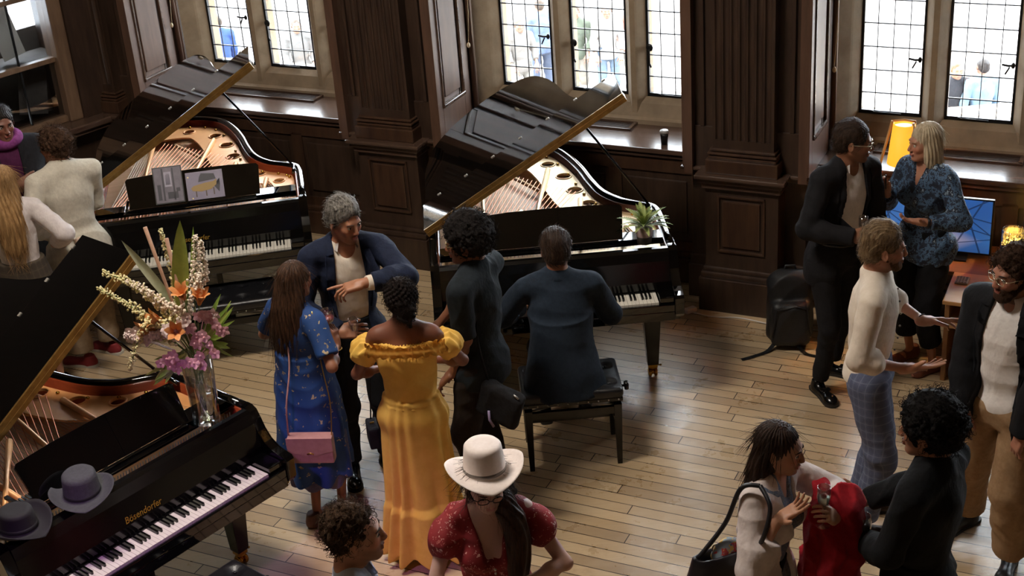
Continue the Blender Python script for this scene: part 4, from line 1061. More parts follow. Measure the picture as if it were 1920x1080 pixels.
# ------------------------------------------------------------------ benches
def bench(x, y, rot, label, w=.60, d=.36, z=.50):
    r = empty('piano_bench', (x, y, 0), rot, label, 'bench', None)
    F = SDF((-w / 2 - .05, -d / 2 - .05, z - .10), (w / 2 + .05, d / 2 + .05, z + .05), .006); F.box((0, 0, z - .025), (w / 2, d / 2, .035), None, .025, .0)
    for i in range(4):
        for j in range(2): F.ell((-w / 2 + w * (i + .5) / 4, -d / 2 + d * (j + .5) / 2, z + .026), (.030, .030, .030), None, .035, 'sub')
    sdf_obj('seat', F, LEATHER, r)
    repeat('seat_button', lambda m: m.sphere((0, 0, 0), (.009, .009, .005), 8), LEATHER, r, [(-w / 2 + w * (i + .5) / 4, -d / 2 + d * (j + .5) / 2, z - .001) for i in range(4) for j in range(2)])
    m = MB(); m.box((-w / 2 + .005, -d / 2 + .005, z - .075), (w / 2 - .005, d / 2 - .005, z - .05), .004); sf = m.build('seat_frame', LACQM, r)
    repeat('stud', lambda m: m.sphere((0, 0, 0), .005, 6), STRING, sf, [(-w / 2 + .03 + i * (w - .06) / 9, -d / 2 + .003, z - .062) for i in range(10)])
    m = MB()
    for s1 in (1, -1): m.box((-w / 2 + .02, s1 * (d / 2 - .03) - .012, z - .165), (w / 2 - .02, s1 * (d / 2 - .03) + .012, z - .115), .003); m.box((s1 * (w / 2 - .03) - .012, -d / 2 + .02, z - .165), (s1 * (w / 2 - .03) + .012, d / 2 - .02, z - .115), .003)
    m.build('apron', LACQM, r)
    m = MB()
    for s1 in (1, -1): m.tube([(-w / 2 + .06, s1 * .11, z - .14), (w / 2 - .2, s1 * .11, z - .07)], .008); m.tube([(w / 2 - .06, s1 * .11, z - .14), (-w / 2 + .2, s1 * .11, z - .07)], .008)
    m.build('scissor_lift', STRING, r)
    for s1 in (1, -1):
        for s2 in (1, -1):
            m = MB(); m.box((-.024, -.024, 0), (.024, .024, z - .10), .003, taper=.62); m.build('leg', LACQM, r, (s1 * (w / 2 - .035), s2 * (d / 2 - .035), 0))
        m = MB(); m.tube([(s1 * (w / 2 - .01), 0, z - .085), (s1 * (w / 2 + .035), 0, z - .085)], .008); m.lathe([(0, -.012), (.026, -.012), (.030, 0), (.026, .012), (0, .012)], 16, M=TR(s1 * (w / 2 + .04), 0, z - .085) @ RY(PI / 2)); m.build('height_knob', LACQM, r)
        MB().box((-.013, -d / 2 + .04, .24), (.013, d / 2 - .04, .27), .003).build('side_rail', LACQM, r, (s1 * (w / 2 - .035), 0, 0))
    MB().box((-w / 2 + .05, -.013, .235), (w / 2 - .05, .013, .262), .003).build('stretcher', LACQM, r)
    return r
# ------------------------------------------------------------------ furniture and small things
BEN = bench(.30, 7.41, .03, 'black buttoned piano bench the man in the dark blue-grey jacket sits on', .60, .40, .52)
b1 = bench(-1.96, 9.03, .146, 'black padded piano bench in front of the far left piano', .60, .38, .48)
b3 = bench(-1.55, 5.54, .847, 'black piano bench at the bottom edge, in front of the nearest piano', .60, .38, .50)
# photo prints on the far left piano
def on_desk(p, u, w, lift=0.0): return Matrix.Translation(p.location) @ RZ(p.rotation_euler[2]) @ TR(u, .405, 1.012) @ RX(math.radians(60)) @ TR(0, w, .016 + lift)
def art(rects, m, size, z=.0035):
    b = MB()
    for (x0, y0, x1, y1) in rects: b.box((x0 * size[0], y0 * size[1], z - .001), (x1 * size[0], y1 * size[1], z))
    return b
PRB = empty('photo_print', (0, 0, 0), 0, 'tall framed black-and-white photo of a room, standing on the far left piano', 'photo')
MM = on_desk(pia1, .50, .012); PRB.matrix_world = MM
sz = (.205, .265)
MB().box((0, 0, -.004), (sz[0], sz[1], .002), .001).build('frame', mat('thin_dark_frame', '#1a1714', .4), PRB)
MB().box((.008, .008, .002), (sz[0] - .008, sz[1] - .008, .003)).build('print', noisy('grey_print', '#5d5560', '#756c78', .4, 14, bump=0), PRB)
art([(.38, .45, .62, .85), (.42, .50, .58, .80)], None, sz).build('printed_window', mat('print_pale', '#a39cab', .4), PRB)
art([(.12, .10, .24, .52), (.30, .08, .36, .95), (.65, .08, .71, .95), (.45, .12, .80, .30), (.75, .30, .88, .40)], None, sz, .004).build('printed_furniture', mat('print_dark', '#2b2630', .4), PRB)
PR2 = empty('photo_print', (0, 0, 0), 0, 'wide print picturing a golden grand piano, standing on the far left piano', 'photo'); PR2.matrix_world = on_desk(pia1, .725, .012)
MB().box((0, 0, -.004), (.26, .20, .002), .001).build('card', noisy('mauve_card', '#7d7488', '#8c8396', .35, 10, bump=0), PR2)
m = MB(); m.prism([(.03, .085), (.05, .10), (.13, .115), (.19, .12), (.215, .135), (.21, .095), (.17, .065), (.10, .055), (.04, .065)], .002, .0035); m.build('printed_piano_body', mat('print_gold', '#9a7a3c', .4), PR2)
m = MB(); m.prism([(.085, .125), (.21, .135), (.20, .175), (.11, .185), (.095, .16)], .002, .0035); m.prism([(.19, .09), (.235, .095), (.235, .14), (.225, .04), (.19, .05)][:4], .002, .003); m.build('printed_piano_lid', mat('print_dark', '#2b2630', .4), PR2)
repeat('printed_piano_leg', lambda m: m.box((-.004, -.025, .002), (.004, .025, .0033)), mat('print_brown', '#4a3824', .4), PR2, [(.064, .045, 0), (.134, .045, 0), (.188, .05, 0)])
for x, y in ((.017, .165), (.035, .012)): MB().sphere((x, y, .003), (.006, .006, .002), 10).build('printed_light', mat('print_cream', '#f2dca0', .4), PR2)
# travel cup on the sill
cup = empty('travel_cup', wp(2.08, .50, 1.05), 0, 'small black cup with a pale lid on the sill of the middle window', 'cup')
MB().lathe([(0, 0), (.024, 0), (.028, .06), (.031, .085), (.0, .085)], 24).build('cup_body', mat('matt_black', '#0c0c0d', .45), cup)
MB().lathe([(0, .085), (.033, .085), (.034, .098), (.028, .108), (0, .108)], 24).build('lid', mat('lid_grey', '#8e8c88', .35), cup)
# desk, monitors, lamp, jar (in wall coordinates)
def wall_empty(name, s, t, z, rz, label, cat, group=None): return empty(name, wp(s, t, z), WALL_ANG + rz, label, cat, group)
DESKW = wood('beech_desk', '#a8794a', '#bb8b58', .38, (1, 7, 7), 3); DESKD = wood('beech_shade', '#7a5230', '#8a6038', .4, (1, 7, 7), 3)
DK = wall_empty('desk', 4.25, 0, 0, 0, 'light wood desk with a lower shelf under the right-hand window', 'desk')
MB().box((-.85, -.12, .57), (.9, .35, .60), .006).build('desktop', DESKD, DK)
MB().box((.02, -.56, .575), (.9, -.12, .602), .006).build('pull_out_top', DESKW, DK)
MB().box((.04, -.53, .40), (.88, .30, .425), .004).build('shelf', DESKW, DK)
for x0 in (-.83, .03, .86): MB().box((x0, -.10 if x0 < 0 else -.50, 0), (x0 + .03, .33, .57), .004).build('side_panel', DESKD, DK)
m = MB(); m.box((.28, -.12, .60), (.9, .30, .655), .005); m.build('riser', DESKD, DK)
def screen_mat():
    m = mat('screen_picture', '#2e5fa8', .25); t = NT(m); v = t.coord((1, 1, 1)); sp = t.new('ShaderNodeSeparateXYZ'); t.link(v, sp.inputs[0]); X, Z = sp.outputs[0], sp.outputs[2]
    def line(a, b, c, w):   # a x + b z = c
        return t.math('LESS_THAN', t.math('ABSOLUTE', t.math('SUBTRACT', t.math('ADD', t.math('MULTIPLY', X, a), t.math('MULTIPLY', Z, b)), c)), w)
    base = t.ramp(t.math('ADD', t.math('MULTIPLY', Z, 2.2), t.math('MULTIPLY', t.noise(v, 4, 2), .35)), [(0, srgb('#1c3f78')), (.45, srgb('#3568b0')), (.95, srgb('#2d5da6'))])
    d = t.math('ADD', t.math('ABSOLUTE', t.math('MULTIPLY', t.math('ADD', X, .08), .9)), t.math('ABSOLUTE', t.math('MULTIPLY', t.math('SUBTRACT', Z, .13), 1.8)))
    base = t.mix(t.ramp(d, [(.08, (.75, .75, .75)), (.26, (0, 0, 0))]), base, srgb('#b9aeb4'))
    g = None
    for a, b, c, w in ((.25, 1, .24, .004), (.2, 1, .315, .004), (-.2, 1, .10, .003), (1, .35, .20, .006), (1, -.5, -.02, .006), (.75, 1, .36, .005), (-.6, 1, .29, .006)):
        l = line(a, b, c, w); g = l if g is None else t.math('MAXIMUM', g, l)
    base = t.mix(t.math('MULTIPLY', g, .8), base, srgb('#1a2c4c')); t.link(base, t.b.inputs['Base Color']); t.link(base, t.b.inputs['Emission Color']); t.b.inputs['Emission Strength'].default_value = .22
    return m
SCM = screen_mat(); BEZ = mat('bezel', '#131519', .3)
for s0, lb in ((4.205, 'blue-lit monitor at the right, beside the jar of lights'), (3.68, 'blue-lit monitor at the left, behind the man in the black suit')):
    mo = wall_empty('monitor', s0, .10, .602, .03, lb, 'monitor'); m = MB(); m.box((-.255, 0, .030), (.255, .03, .425), .006); m.build('case', BEZ, mo)
    MB().box((-.243, -.002, .046), (.243, .001, .415)).build('screen', SCM, mo)
    MB().box((-.11, -.06, 0), (.11, .10, .012), .004).build('stand_base', BEZ, mo); MB().box((-.03, .02, .01), (.03, .045, .20), .004).build('stand_neck', BEZ, mo)
ms = wall_empty('computer_mouse', 4.43, -.36, .602, 0, 'grey computer mouse on the light wood desk', 'mouse'); F = SDF((-.05, -.07, -.01), (.05, .07, .05), .003); F.ell((0, 0, .008), (.031, .052, .028), None, 0); F.plane((0, 0, 0), (0, 0, -1)); sdf_obj('shell', F, mat('mouse_grey', '#5f5d60', .35), ms)
MB().box((-.004, .015, .030), (.004, .035, .038), .002).build('scroll_wheel', BEZ, ms)
kb = wall_empty('keyboard', 4.36, -.25, .602, 0, 'small grey keypad at the left end of the light wood desk', 'keypad'); MB().box((-.06, -.05, 0), (.02, .05, .012), .003).build('base', mat('keypad_grey', '#8d8c8c', .5), kb)
m = MB()
for i in range(4):
    for j in range(5): m.box((-.056 + i * .018, -.044 + j * .018, .012), (-.042 + i * .018, -.030 + j * .018, .016), .001)
m.build('keys', mat('keypad_keys', '#6a6969', .5), kb)
jar = wall_empty('light_jar', 4.60, .02, .656, 0, 'glass jar filled with glowing warm fairy lights on the desk', 'jar of lights')
MB().lathe([(0, 0), (.072, 0), (.076, .01), (.076, .21), (.073, .225), (.069, .225), (.072, .205), (.072, .012), (0, .010)], 32).build('glass', DGLASS, jar)
m = MB(); r_ = random.Random(4)
for i in range(60): a = r_.random() * 6.28; q = .064 * math.sqrt(r_.random()); m.sphere((q * math.cos(a), q * math.sin(a), .02 + r_.random() * .14), r_.uniform(.006, .011), 6)
GLOW = mat('warm_glow', '#ffd060', .5); GLOW.node_tree.nodes['Principled BSDF'].inputs['Emission Color'].default_value = (1, .62, .12, 1); GLOW.node_tree.nodes['Principled BSDF'].inputs['Emission Strength'].default_value = 2.2
m.build('fairy_lights', GLOW, jar)
# tripod lamp with the yellow shade
LS, LT = 3.875, .03
lamp = wall_empty('tripod_lamp', LS, LT, .60, 0, 'wooden tripod lamp with a lit yellow shade by the right-hand window', 'lamp')
SHADE = mat('yellow_shade', '#f2a21e', .6); b = SHADE.node_tree.nodes['Principled BSDF']; b.inputs['Emission Color'].default_value = (1, .42, .035, 1); b.inputs['Emission Strength'].default_value = .34; b.inputs['Transmission Weight'].default_value = .0
MB().lathe([(.098, .66), (.070, .93), (.068, .93), (.096, .66)], 40).build('lamp_shade', SHADE, lamp)
SHD = mat('shade_diffuser', '#f6e2c0', .6); b = SHD.node_tree.nodes['Principled BSDF']; b.inputs['Emission Color'].default_value = (1, .74, .45, 1); b.inputs['Emission Strength'].default_value = .75
MB().lathe([(0, .905), (.067, .905), (.067, .908), (0, .908)], 30).build('diffuser', SHD, lamp)
ap = Vector((-.075, 0, .945))
for q in ((-.26, -.05), (.20, .10), (.14, -.12)):
    top = Vector((-.075 if q[0] < 0 else .06, q[1] * .2, .945)); MB().tube([(top.x, top.y, top.z), (q[0] * 1.05, q[1], 0.0)], .009, 8).build('leg', wood('lamp_oak', '#9a6a34', '#b5823f', .45), lamp)
MB().tube([(-.08, 0, .94), (.0, .0, .953), (.065, .02, .94)], .008, 8).build('crossbar', wood('lamp_oak', '#9a6a34', '#b5823f', .45), lamp)
lp = light('lamp_bulb', 'POINT', wp(LS, LT, 1.42), (0, 0, 0), 7, (1, .66, .3), .05)
# backpack, extension cable
bp = empty('backpack', (1.87, 8.58, 0), WALL_ANG + .35, 'black backpack standing on the floor against the right-hand pedestal', 'backpack')
BPM = noisy('backpack_nylon', '#0d0d0f', '#17171a', .55, 40, bump=.3)
F = SDF((-.24, -.2, -.02), (.24, .2, .62), .007); F.box((0, .02, .26), (.16, .10, .26), None, .09, .0); F.box((0, -.09, .20), (.13, .06, .16), None, .05, .03); F.ell((0, .0, .50), (.11, .07, .05), None, .05); F.displace(lambda P: fold(P, .007, 16, 3)); F.plane((0, 0, 0.0), (0, 0, -1)); sdf_obj('bag_body', F, BPM, bp)
MB().tube([(-.04, .04, .52), (-.03, .04, .565), (.03, .04, .565), (.04, .04, .52)], .009, 8).build('grab_handle', BPM, bp)
m = MB(); m.tube([(-.13, -.145, .12), (-.10, -.155, .33), (0, -.16, .38), (.10, -.155, .33), (.13, -.145, .12)], .004, 6); m.build('zip', mat('zip_dark', '#2c2c30', .35, .5), bp)
for sg, pts in ((-1, [(-.10, -.08, .05), (-.16, -.14, .012), (-.26, -.20, .006), (-.34, -.24, .006)]), (1, [(.04, -.12, .05), (.09, -.18, .012), (.15, -.21, .006), (.21, -.25, .006)])):
    m = MB(); pp = crom(pts, 5)
    for a, c in zip(pp, pp[1:]):
        d = (c - a).normalized(); s_ = Vector((-d.y, d.x, 0)).normalized() * .016; m.bm.faces.new([m.bm.verts.new(v) for v in (a - s_, a + s_, c + s_, c - s_)])
    bmesh.ops.solidify(m.bm, geom=m.bm.faces[:], thickness=.004); m.build('strap', BPM, bp)
cb = empty('extension_cable', (0, 0, 0), 0, 'white extension cable with a plug lying along the foot of the right-hand pedestal', 'cable')
WP = mat('white_plastic', '#cfcac2', .4)
pts = [wp(1.95, .05, .006), (1.29, 9.12, .006), (1.42, 9.03, .006), (1.60, 8.98, .006), (1.78, 8.86, .006), (1.95, 8.75, .006), (2.2, 8.7, .006)]
MB().tube(crom(pts, 6), .005, 6).build('cable', WP, cb); m = MB(); m.box((-.045, -.025, 0), (.045, .025, .035), .01); m.build('plug', WP, cb, (1.27, 9.14, 0), (0, 0, .5))
# hats on the nearest piano
def hat(name, parent, m, mb_, M, r=.17, crown=(.082, .093, .105), up=.02, wave=.02, taper=.9, root=None, flat=True):
    """brim r, crown (half width, half depth, height)"""
    b = MB(); n = 48; prof = []
    rx, ry, h = crown
    rows = [(0.0, h * .985), (.55, h * .985 - .0), (.86, h), (.97, h * .93), (1.0, h * .8), (1.0 / taper, .012), (1.0 / taper + .03, .003)]
    rings = []
    for q, z in rows:
        sc_ = q * taper; rings.append([b.bm.verts.new((rx * sc_ * math.cos(2 * PI * k / n), ry * sc_ * math.sin(2 * PI * k / n), z)) for k in range(n)] if q else [b.bm.verts.new((0, 0, z))])
    for j in range(1, 8):
        f = j / 7
        ring = []
        for k in range(n):
            a = 2 * PI * k / n; R_ = (1 - f) * (rx * 1.03) + f * r; R2 = (1 - f) * (ry * 1.03) + f * (r * 1.04); ring.append(b.bm.verts.new((R_ * math.cos(a), R2 * math.sin(a), f * f * (up * abs(math.cos(a)) * 2 - wave * abs(math.sin(a))) - .002)))
        rings.append(ring)
    for A_, B_ in zip(rings, rings[1:]):
        for k in range(n):
            k2 = (k + 1) % n; f = b.bm.faces.new((A_[0], A_[0 + 0], B_[k]) if False else ((A_[0], B_[k2], B_[k]) if len(A_) == 1 else (A_[k], A_[k2], B_[k2], B_[k]))); f.smooth = True
    bmesh.ops.recalc_face_normals(b.bm, faces=b.bm.faces); bmesh.ops.solidify(b.bm, geom=b.bm.faces[:], thickness=-.003)
    o = b.build('crown_and_brim', m, root); [setattr(p, 'use_smooth', True) for p in o.data.polygons]
    bb = MB(); bb.lathe([(rx * 1.0 + .002, .010), (rx * .995 + .004, .013), (rx * .985 + .004, .026), (rx * .98 + .001, .029)], n, M=Matrix.Diagonal((1, ry / rx, 1, 1))); bb.build('hat_band', mb_, root)
    if M is not None: root.matrix_basis = M
    return root
FELTG = noisy('grey_felt', '#38393b', '#434446', .85, 60, bump=.2); FELTD = mat('dark_band', '#161616', .7)
h1 = empty('hat', (0, 0, 0), 0, 'dark grey brimmed hat lying in front of the music desk of the nearest piano', 'hat'); p = pl(pia3, .50, .285, 1.026); hat('hat', None, FELTG, FELTD, TR(*p) @ RZ(.3) @ RX(.0), .155, (.085, .095, .115), .02, .012, .92, h1)
h2 = empty('hat', (0, 0, 0), 0, 'black brimmed hat at the left edge, at the bass end of the nearest piano', 'hat'); p = pl(pia3, .16, .30, 1.026); hat('hat', None, mat('black_felt', '#1b1a1c', .8), FELTD, TR(*p) @ RZ(1.1), .15, (.08, .09, .10), .03, .012, .92, h2)
# vase of flowers
vz = pl(pia3, 1.30, .33, 1.008)
vase = empty('flower_vase', vz, 0, 'tall clear glass vase standing on the treble end of the nearest piano', 'vase')
MB().lathe([(0, 0), (.066, 0), (.070, .006), (.076, .20), (.082, .40), (.080, .40), (.073, .20), (.064, .03), (0, .03)], 40).build('glass', DGLASS, vase)
WAT = glass_thin('vase_water', (.90, .93, .84), .05); MB().lathe([(0, .031), (.0635, .031), (.070, .15), (0, .15)], 32).build('water', WAT, vase)
bq = empty('flower_bouquet', vz, 0, 'bouquet of cream foxtail lilies, orange lilies and pink orchids in the glass vase', 'flowers')
def FP(px, py, y=0.0): return Vector(((px - 375 + .16 * (670 - py)) / 360, y, .385 + (670 - py) / 324))
GRN = noisy('leaf_green', '#5f7a2a', '#8aa040', .5, 12, bump=.1); GRL = noisy('leaf_lime', '#8fa345', '#b4c05c', .5, 12, bump=.1); STEM = noisy('stem_green', '#5c6f38', '#77894c', .55, 20); REED = noisy('reed_brown', '#8d6650', '#a37c62', .6, 20)
FOX = noisy('foxtail_cream', '#cfc084', '#e6dcae', .6, 40, bump=0); FOXP = noisy('foxtail_blush', '#dcc8b0', '#ecdccc', .6, 40, bump=0); ORL = noisy('orange_petal', '#c98148', '#dc9c62', .5, 20, bump=0); PNK = noisy('pink_petal', '#c98a94', '#e0b4b8', .5, 25, bump=0); BLS = noisy('blossom_white', '#cfb2ae', '#e6d4cc', .5, 25, bump=0)
def leaf(b, base, tip, w, bend=.0, n=9, side=None, mi=0):
    base, tip = Vector(base), Vector(tip); d = tip - base; L = d.length; s_ = side or d.cross(Vector((0, -1, .35))).normalized(); up_ = s_.cross(d.normalized()); rows = []
    for i in range(n + 1):
        t = i / n; p = base + d * t + up_ * bend * L * math.sin(PI * t) ; ww = w * (math.sin(PI * min(1, t * .92 + .08)) ** .8); rows.append([b.bm.verts.new(p + s_ * ww), b.bm.verts.new(p + up_ * -ww * .35), b.bm.verts.new(p - s_ * ww)])
    for a, c in zip(rows, rows[1:]):
        for k in (0, 1): f = b.bm.faces.new((a[k], a[k + 1], c[k + 1], c[k])); f.smooth = True; f.material_index = mi
def foxtail(pts, r=.028, seed=0, m=FOX):
    rr = random.Random(seed); P_ = crom(pts, 8); b = MB(); b.tube(P_, .0035, 6, mi=1); n = len(P_)
    for i, p in enumerate(P_):
        f = i / (n - 1)
        if f < .3: continue
        g = (f - .3) / .7; rad = r * (1.12 - g) ** .7 + .004
        for k in range(17): a = rr.random() * 6.28; q = Vector((math.cos(a), math.sin(a), rr.uniform(-.6, .6))); b.sphere(p + q * rad * rr.uniform(.45, 1) + Vector((0, 0, rr.uniform(-.01, .01))), rr.uniform(.0048, .0082) * (1.3 - .6 * g), 5)
    return b.build('foxtail_lily', [m, STEM], bq)
B0 = Vector((0, 0, .36))
for i, (pts, r, m) in enumerate((([B0, FP(350, 610, -.03), FP(285, 535, -.05), FP(222, 503, -.05)], .034, FOX), ([B0, FP(340, 630, -.06), FP(280, 565, -.1), FP(216, 523, -.1)], .032, FOX),
        ([B0, FP(360, 590, .0), FP(378, 520, 0), FP(380, 460, 0)], .034, FOXP), ([B0, FP(350, 590, .03), FP(335, 520, .05), FP(316, 452, .05)], .028, FOX), ([B0, FP(345, 610, -.08), FP(300, 585, -.14), FP(268, 655, -.17)], .03, FOX), ([B0, FP(320, 610, -.1), FP(290, 610, -.14), FP(262, 600, -.15)], .026, BLS), ([B0, FP(380, 560, -.04), FP(396, 520, -.05), FP(392, 462, -.05)], .03, FOXP), ([B0, FP(340, 590, -.04), FP(300, 545, -.06), FP(262, 520, -.06)], .034, FOXP))): foxtail(pts, r, i, m)
b = MB(); leaf(b, FP(352, 590), FP(354, 430), .042, .02, mi=0); b.build('palm_leaf', GRL, bq)
b = MB(); leaf(b, FP(345, 590, .02), FP(247, 462, .04), .024, -.02); b.build('palm_leaf', noisy('leaf_pale', '#9aa07e', '#c0c2a8', .5, 12), bq)
b = MB(); leaf(b, FP(372, 560, .03), FP(373, 450, .06), .012, .02); b.build('palm_leaf', GRN, bq)
for a, c in (((355, 620), (291, 440)), ((365, 620), (328, 462))):
    MB().tube([B0, FP(*a, -.02), FP(*c, .02)], [.004, .007, .0105], 8).build('reed_stem', REED, bq)
def trumpet(c, d, L=.10, m=ORL):
    d = Vector(d).normalized(); a = d.orthogonal().normalized(); e = d.cross(a); b = MB()
    for k in range(6):
        an = k * PI / 3; o = a * math.cos(an) + e * math.sin(an); base = Vector(c); p1 = base + d * L * .6 + o * L * .22; p2 = base + d * L + o * L * .52; s_ = d.cross(o).normalized(); rows = []
        for t, q, w in ((0, base + o * .006, .006), (.35, base + d * L * .35 + o * L * .10, .015), (.65, p1, .020), (.88, (p1 + p2) / 2 + d * .01, .014), (1, p2, .002)): rows.append([b.bm.verts.new(q + s_ * w), b.bm.verts.new(q - o * w * .2), b.bm.verts.new(q - s_ * w)])
        for r1, r2 in zip(rows, rows[1:]):
            for j in (0, 1): b.bm.faces.new((r1[j], r1[j + 1], r2[j + 1], r2[j])).smooth = True
    b.tube([c, Vector(c) * .3 + B0 * .7], .003, 5, mi=1); return b.build('orange_lily', [m, STEM], bq)
for px, py, y, d in ((388, 570, -.06, (.25, -.3, .9)), (362, 560, -.05, (-.1, -.5, .9)), (330, 590, -.10, (-.7, -.4, .5)), (312, 600, -.10, (-.8, -.5, .2)), (352, 605, -.12, (.1, -.9, .5))): trumpet(FP(px, py, y), d)
def orchid(c, seed, m=PNK, n=5, sp=.045, nm='pink_orchid'):
    rr = random.Random(seed); b = MB()
    for i in range(n):
        p = Vector(c) + Vector((rr.uniform(-1, 1), rr.uniform(-.6, .3), rr.uniform(-1, 1))) * sp; fx = Vector((rr.uniform(-.5, .5), -1, rr.uniform(-.2, .6))).normalized(); a = fx.orthogonal().normalized(); e = fx.cross(a)
        for k in range(5): an = k * 1.2566 + i; o = a * math.cos(an) + e * math.sin(an); leaf(b, p + o * .003, p + o * rr.uniform(.026, .034) + fx * .006, .0125, .12, 4, fx.cross(o).normalized())
        b.sphere(p + fx * .006, .007, 6)
    b.tube([c, Vector(c) * .4 + B0 * .6], .003, 5); return b.build(nm, [m], bq)
for i, (px, py, y) in enumerate(((385, 612, -.12), (400, 640, -.12), (380, 655, -.14), (330, 652, -.14), (350, 655, -.15), (415, 612, -.08), (395, 595, -.08))): orchid(FP(px, py, y), i)
for i, (px, py, y) in enumerate(((270, 602, -.13), (288, 606, -.13), (340, 600, -.14), (362, 590, -.12), (405, 588, -.06))): orchid(FP(px, py, y), 20 + i, BLS, 4, .03, 'white_blossom')
rr = random.Random(3)
for i in range(26):
    if i < 14: px, py, y = rr.uniform(405, 455), rr.uniform(568, 668), rr.uniform(-.08, .08)
    else: px, py, y = rr.uniform(285, 350), rr.uniform(655, 700), rr.uniform(-.18, -.02)
    b = MB(); s0 = FP(385 + rr.uniform(-15, 15), 640 + rr.uniform(-15, 20), y * .6) if i < 14 else FP(365 + rr.uniform(-15, 5), 655, y * .6); leaf(b, s0, FP(px, py, y), rr.uniform(.009, .015), .1); b.build('green_leaf', GRN if i % 3 else GRL, bq)
for i in range(7): a = i * .9; MB().tube([Vector((.03 * math.cos(a), .03 * math.sin(a), .04)), Vector((.02 * math.cos(a + 2), .02 * math.sin(a + 2), .22)), Vector((.04 * math.cos(a + .5), .04 * math.sin(a + .5), .43))], .0045, 6).build('stem', STEM, bq)
# potted plant on the middle piano
pt = empty('potted_plant', pl(pia2, 1.36, .34, 1.008), 0, 'small green succulent plant in a pot on the treble end of the middle piano', 'potted plant')
m = MB(); m.lathe([(0, 0), (.046, 0), (.050, .05)], 28, mi=1); m.lathe([(.050, .05), (.057, .118), (.052, .118), (.046, .10), (0, .10)], 28); m.build('pot', [mat('pot_pink', '#9c8580', .6), mat('pot_dark', '#3b3533', .5)], pt)
rr = random.Random(9)
for i in range(34):
    a = i * 2.4; el = .25 + .95 * (i / 34) ** 1.2; L = rr.uniform(.15, .215) * (1.0 if el < .9 else .85); d = Vector((math.cos(a) * math.cos(el), math.sin(a) * math.cos(el), math.sin(el)))
    base = Vector((d.x * .012, d.y * .012, .105 + .02 * math.sin(el))); tip = base + d * L + Vector((0, 0, -.05 * math.cos(el))); b = MB(); leaf(b, base, tip, .0125, .12, 8, d.cross(Vector((0, 0, 1))).normalized())
    # jagged edge
    q = tip - base
    for k in range(3, 12):
        t = k / 13; s_ = d.cross(Vector((0, 0, 1))).normalized(); upv = s_.cross(q.normalized())
        for sg in (1, -1): p = base + q * t + upv * .12 * L * math.sin(PI * t); w = .0125 * math.sin(PI * min(1, t * .92 + .08)) ** .8; b.bm.faces.new([b.bm.verts.new(v) for v in (p + s_ * sg * w * .8 - q * .02, p + s_ * sg * w * 1.7 + q * .03, p + s_ * sg * w * .8 + q * .05)])
    b.build('frond', noisy('frond_green', '#7f8f4a', '#a9ad68', .55, 10) if i % 3 else noisy('frond_dark', '#5c7038', '#7f8f4a', .55, 10), pt)
# white sheets leaning in the display window at the left
SHEET = noisy('paper_white', '#c9c4ba', '#dad6cc', .7, 4, bump=0); SHEETD = noisy('paper_dark', '#5a5450', '#77706a', .7, 4, bump=0)
lwM = Matrix.Translation(LW.location) @ RZ(LW.rotation_euler[2])
for i, (x, z, w, h, lean, mt, lb) in enumerate(((.50, 1.62, .20, .42, .16, SHEET, 'white sheet leaning above the glazing bar, nearest the room corner'), (.85, 1.62, .22, .45, -.2, SHEET, 'white sheet leaning above the glazing bar, second from the corner'), (1.2, 1.62, .24, .42, .1, SHEET, 'white sheet leaning above the glazing bar at the left picture edge'), (.45, 1.10, .26, .36, -.25, SHEETD, 'dark framed picture leaning on the ledge behind the left window'), (.95, 1.10, .30, .34, .2, SHEET, 'pale sheet standing low behind the left window'))):
    o = empty('paper_sheet' if mt is SHEET else 'framed_picture', (0, 0, 0), 0, lb, 'sheet' if mt is SHEET else 'picture'); o.matrix_basis = lwM @ TR(x, -.36, z + abs(math.sin(lean)) * w / 2) @ RY(lean) @ RX(.12)
    MB().box((-w / 2, -.002, 0), (w / 2, .002, h)).build('sheet', mt, o)
MB().box((.16, -.55, 1.58), (6, -.24, 1.60)).build('display_shelf', PB, LW)
# ------------------------------------------------------------------ clothes materials
def fabric(name, c1, c2=None, rough=.85, scale=30, bump=.15):
    if name in MATS: return MATS[name]
    m = noisy(name, c1, c2 or c1, rough, scale, bump=0); t = NT(m); v = t.coord((1, 1, .7)); t.bump(t.math('ADD', t.math('MULTIPLY', t.noise(v, 11, 3, .6), 1.0), t.math('MULTIPLY', t.noise(v, 160, 2), .05)), .35, .03)
    t.b.inputs['Specular IOR Level'].default_value = .25; return m
def spots(name, base, cols, scale=26, thr=.22, rough=.8, seed=0, base2=None):
    if name in MATS: return MATS[name]
    m = mat(name, base, rough); t = NT(m); v = t.coord((1, 1, 1), (0, 0, 0), 'Object', (seed, seed * .7, 0))
    vo = t.new('ShaderNodeTexVoronoi'); vo.inputs['Scale'].default_value = scale; t.link(t.mix(.06, v, t.noise(v, scale * 1.5, 2, .5, 'Color')), vo.inputs['Vector'])
    col = t.ramp(t.math('FRACT', t.math('MULTIPLY', vo.outputs['Color'], 3.1)), [(i / max(1, len(cols) - 1) if len(cols) > 1 else 0, srgb(c)) for i, c in enumerate(cols)], 'CONSTANT')
    b2 = t.ramp(t.noise(v, 5, 3), [(.35, srgb(base)), (.7, srgb(base2 or base))])
    base_ = t.mix(t.math('LESS_THAN', vo.outputs['Distance'], thr), b2, col); t.link(base_, t.b.inputs['Base Color']); t.bump(t.noise(v, 60, 3), .12, .003); return m
def mottled(name, c, scale=16):
    if name in MATS: return MATS[name]
    m = mat(name, c[0], .8); t = NT(m); n = t.noise(t.coord(), scale, 4, .75)
    k = len(c); t.link(t.ramp(n, [(.30 + .40 * i / (k - 1), srgb(x)) for i, x in enumerate(c)], 'CONSTANT'), t.b.inputs['Base Color']); return m
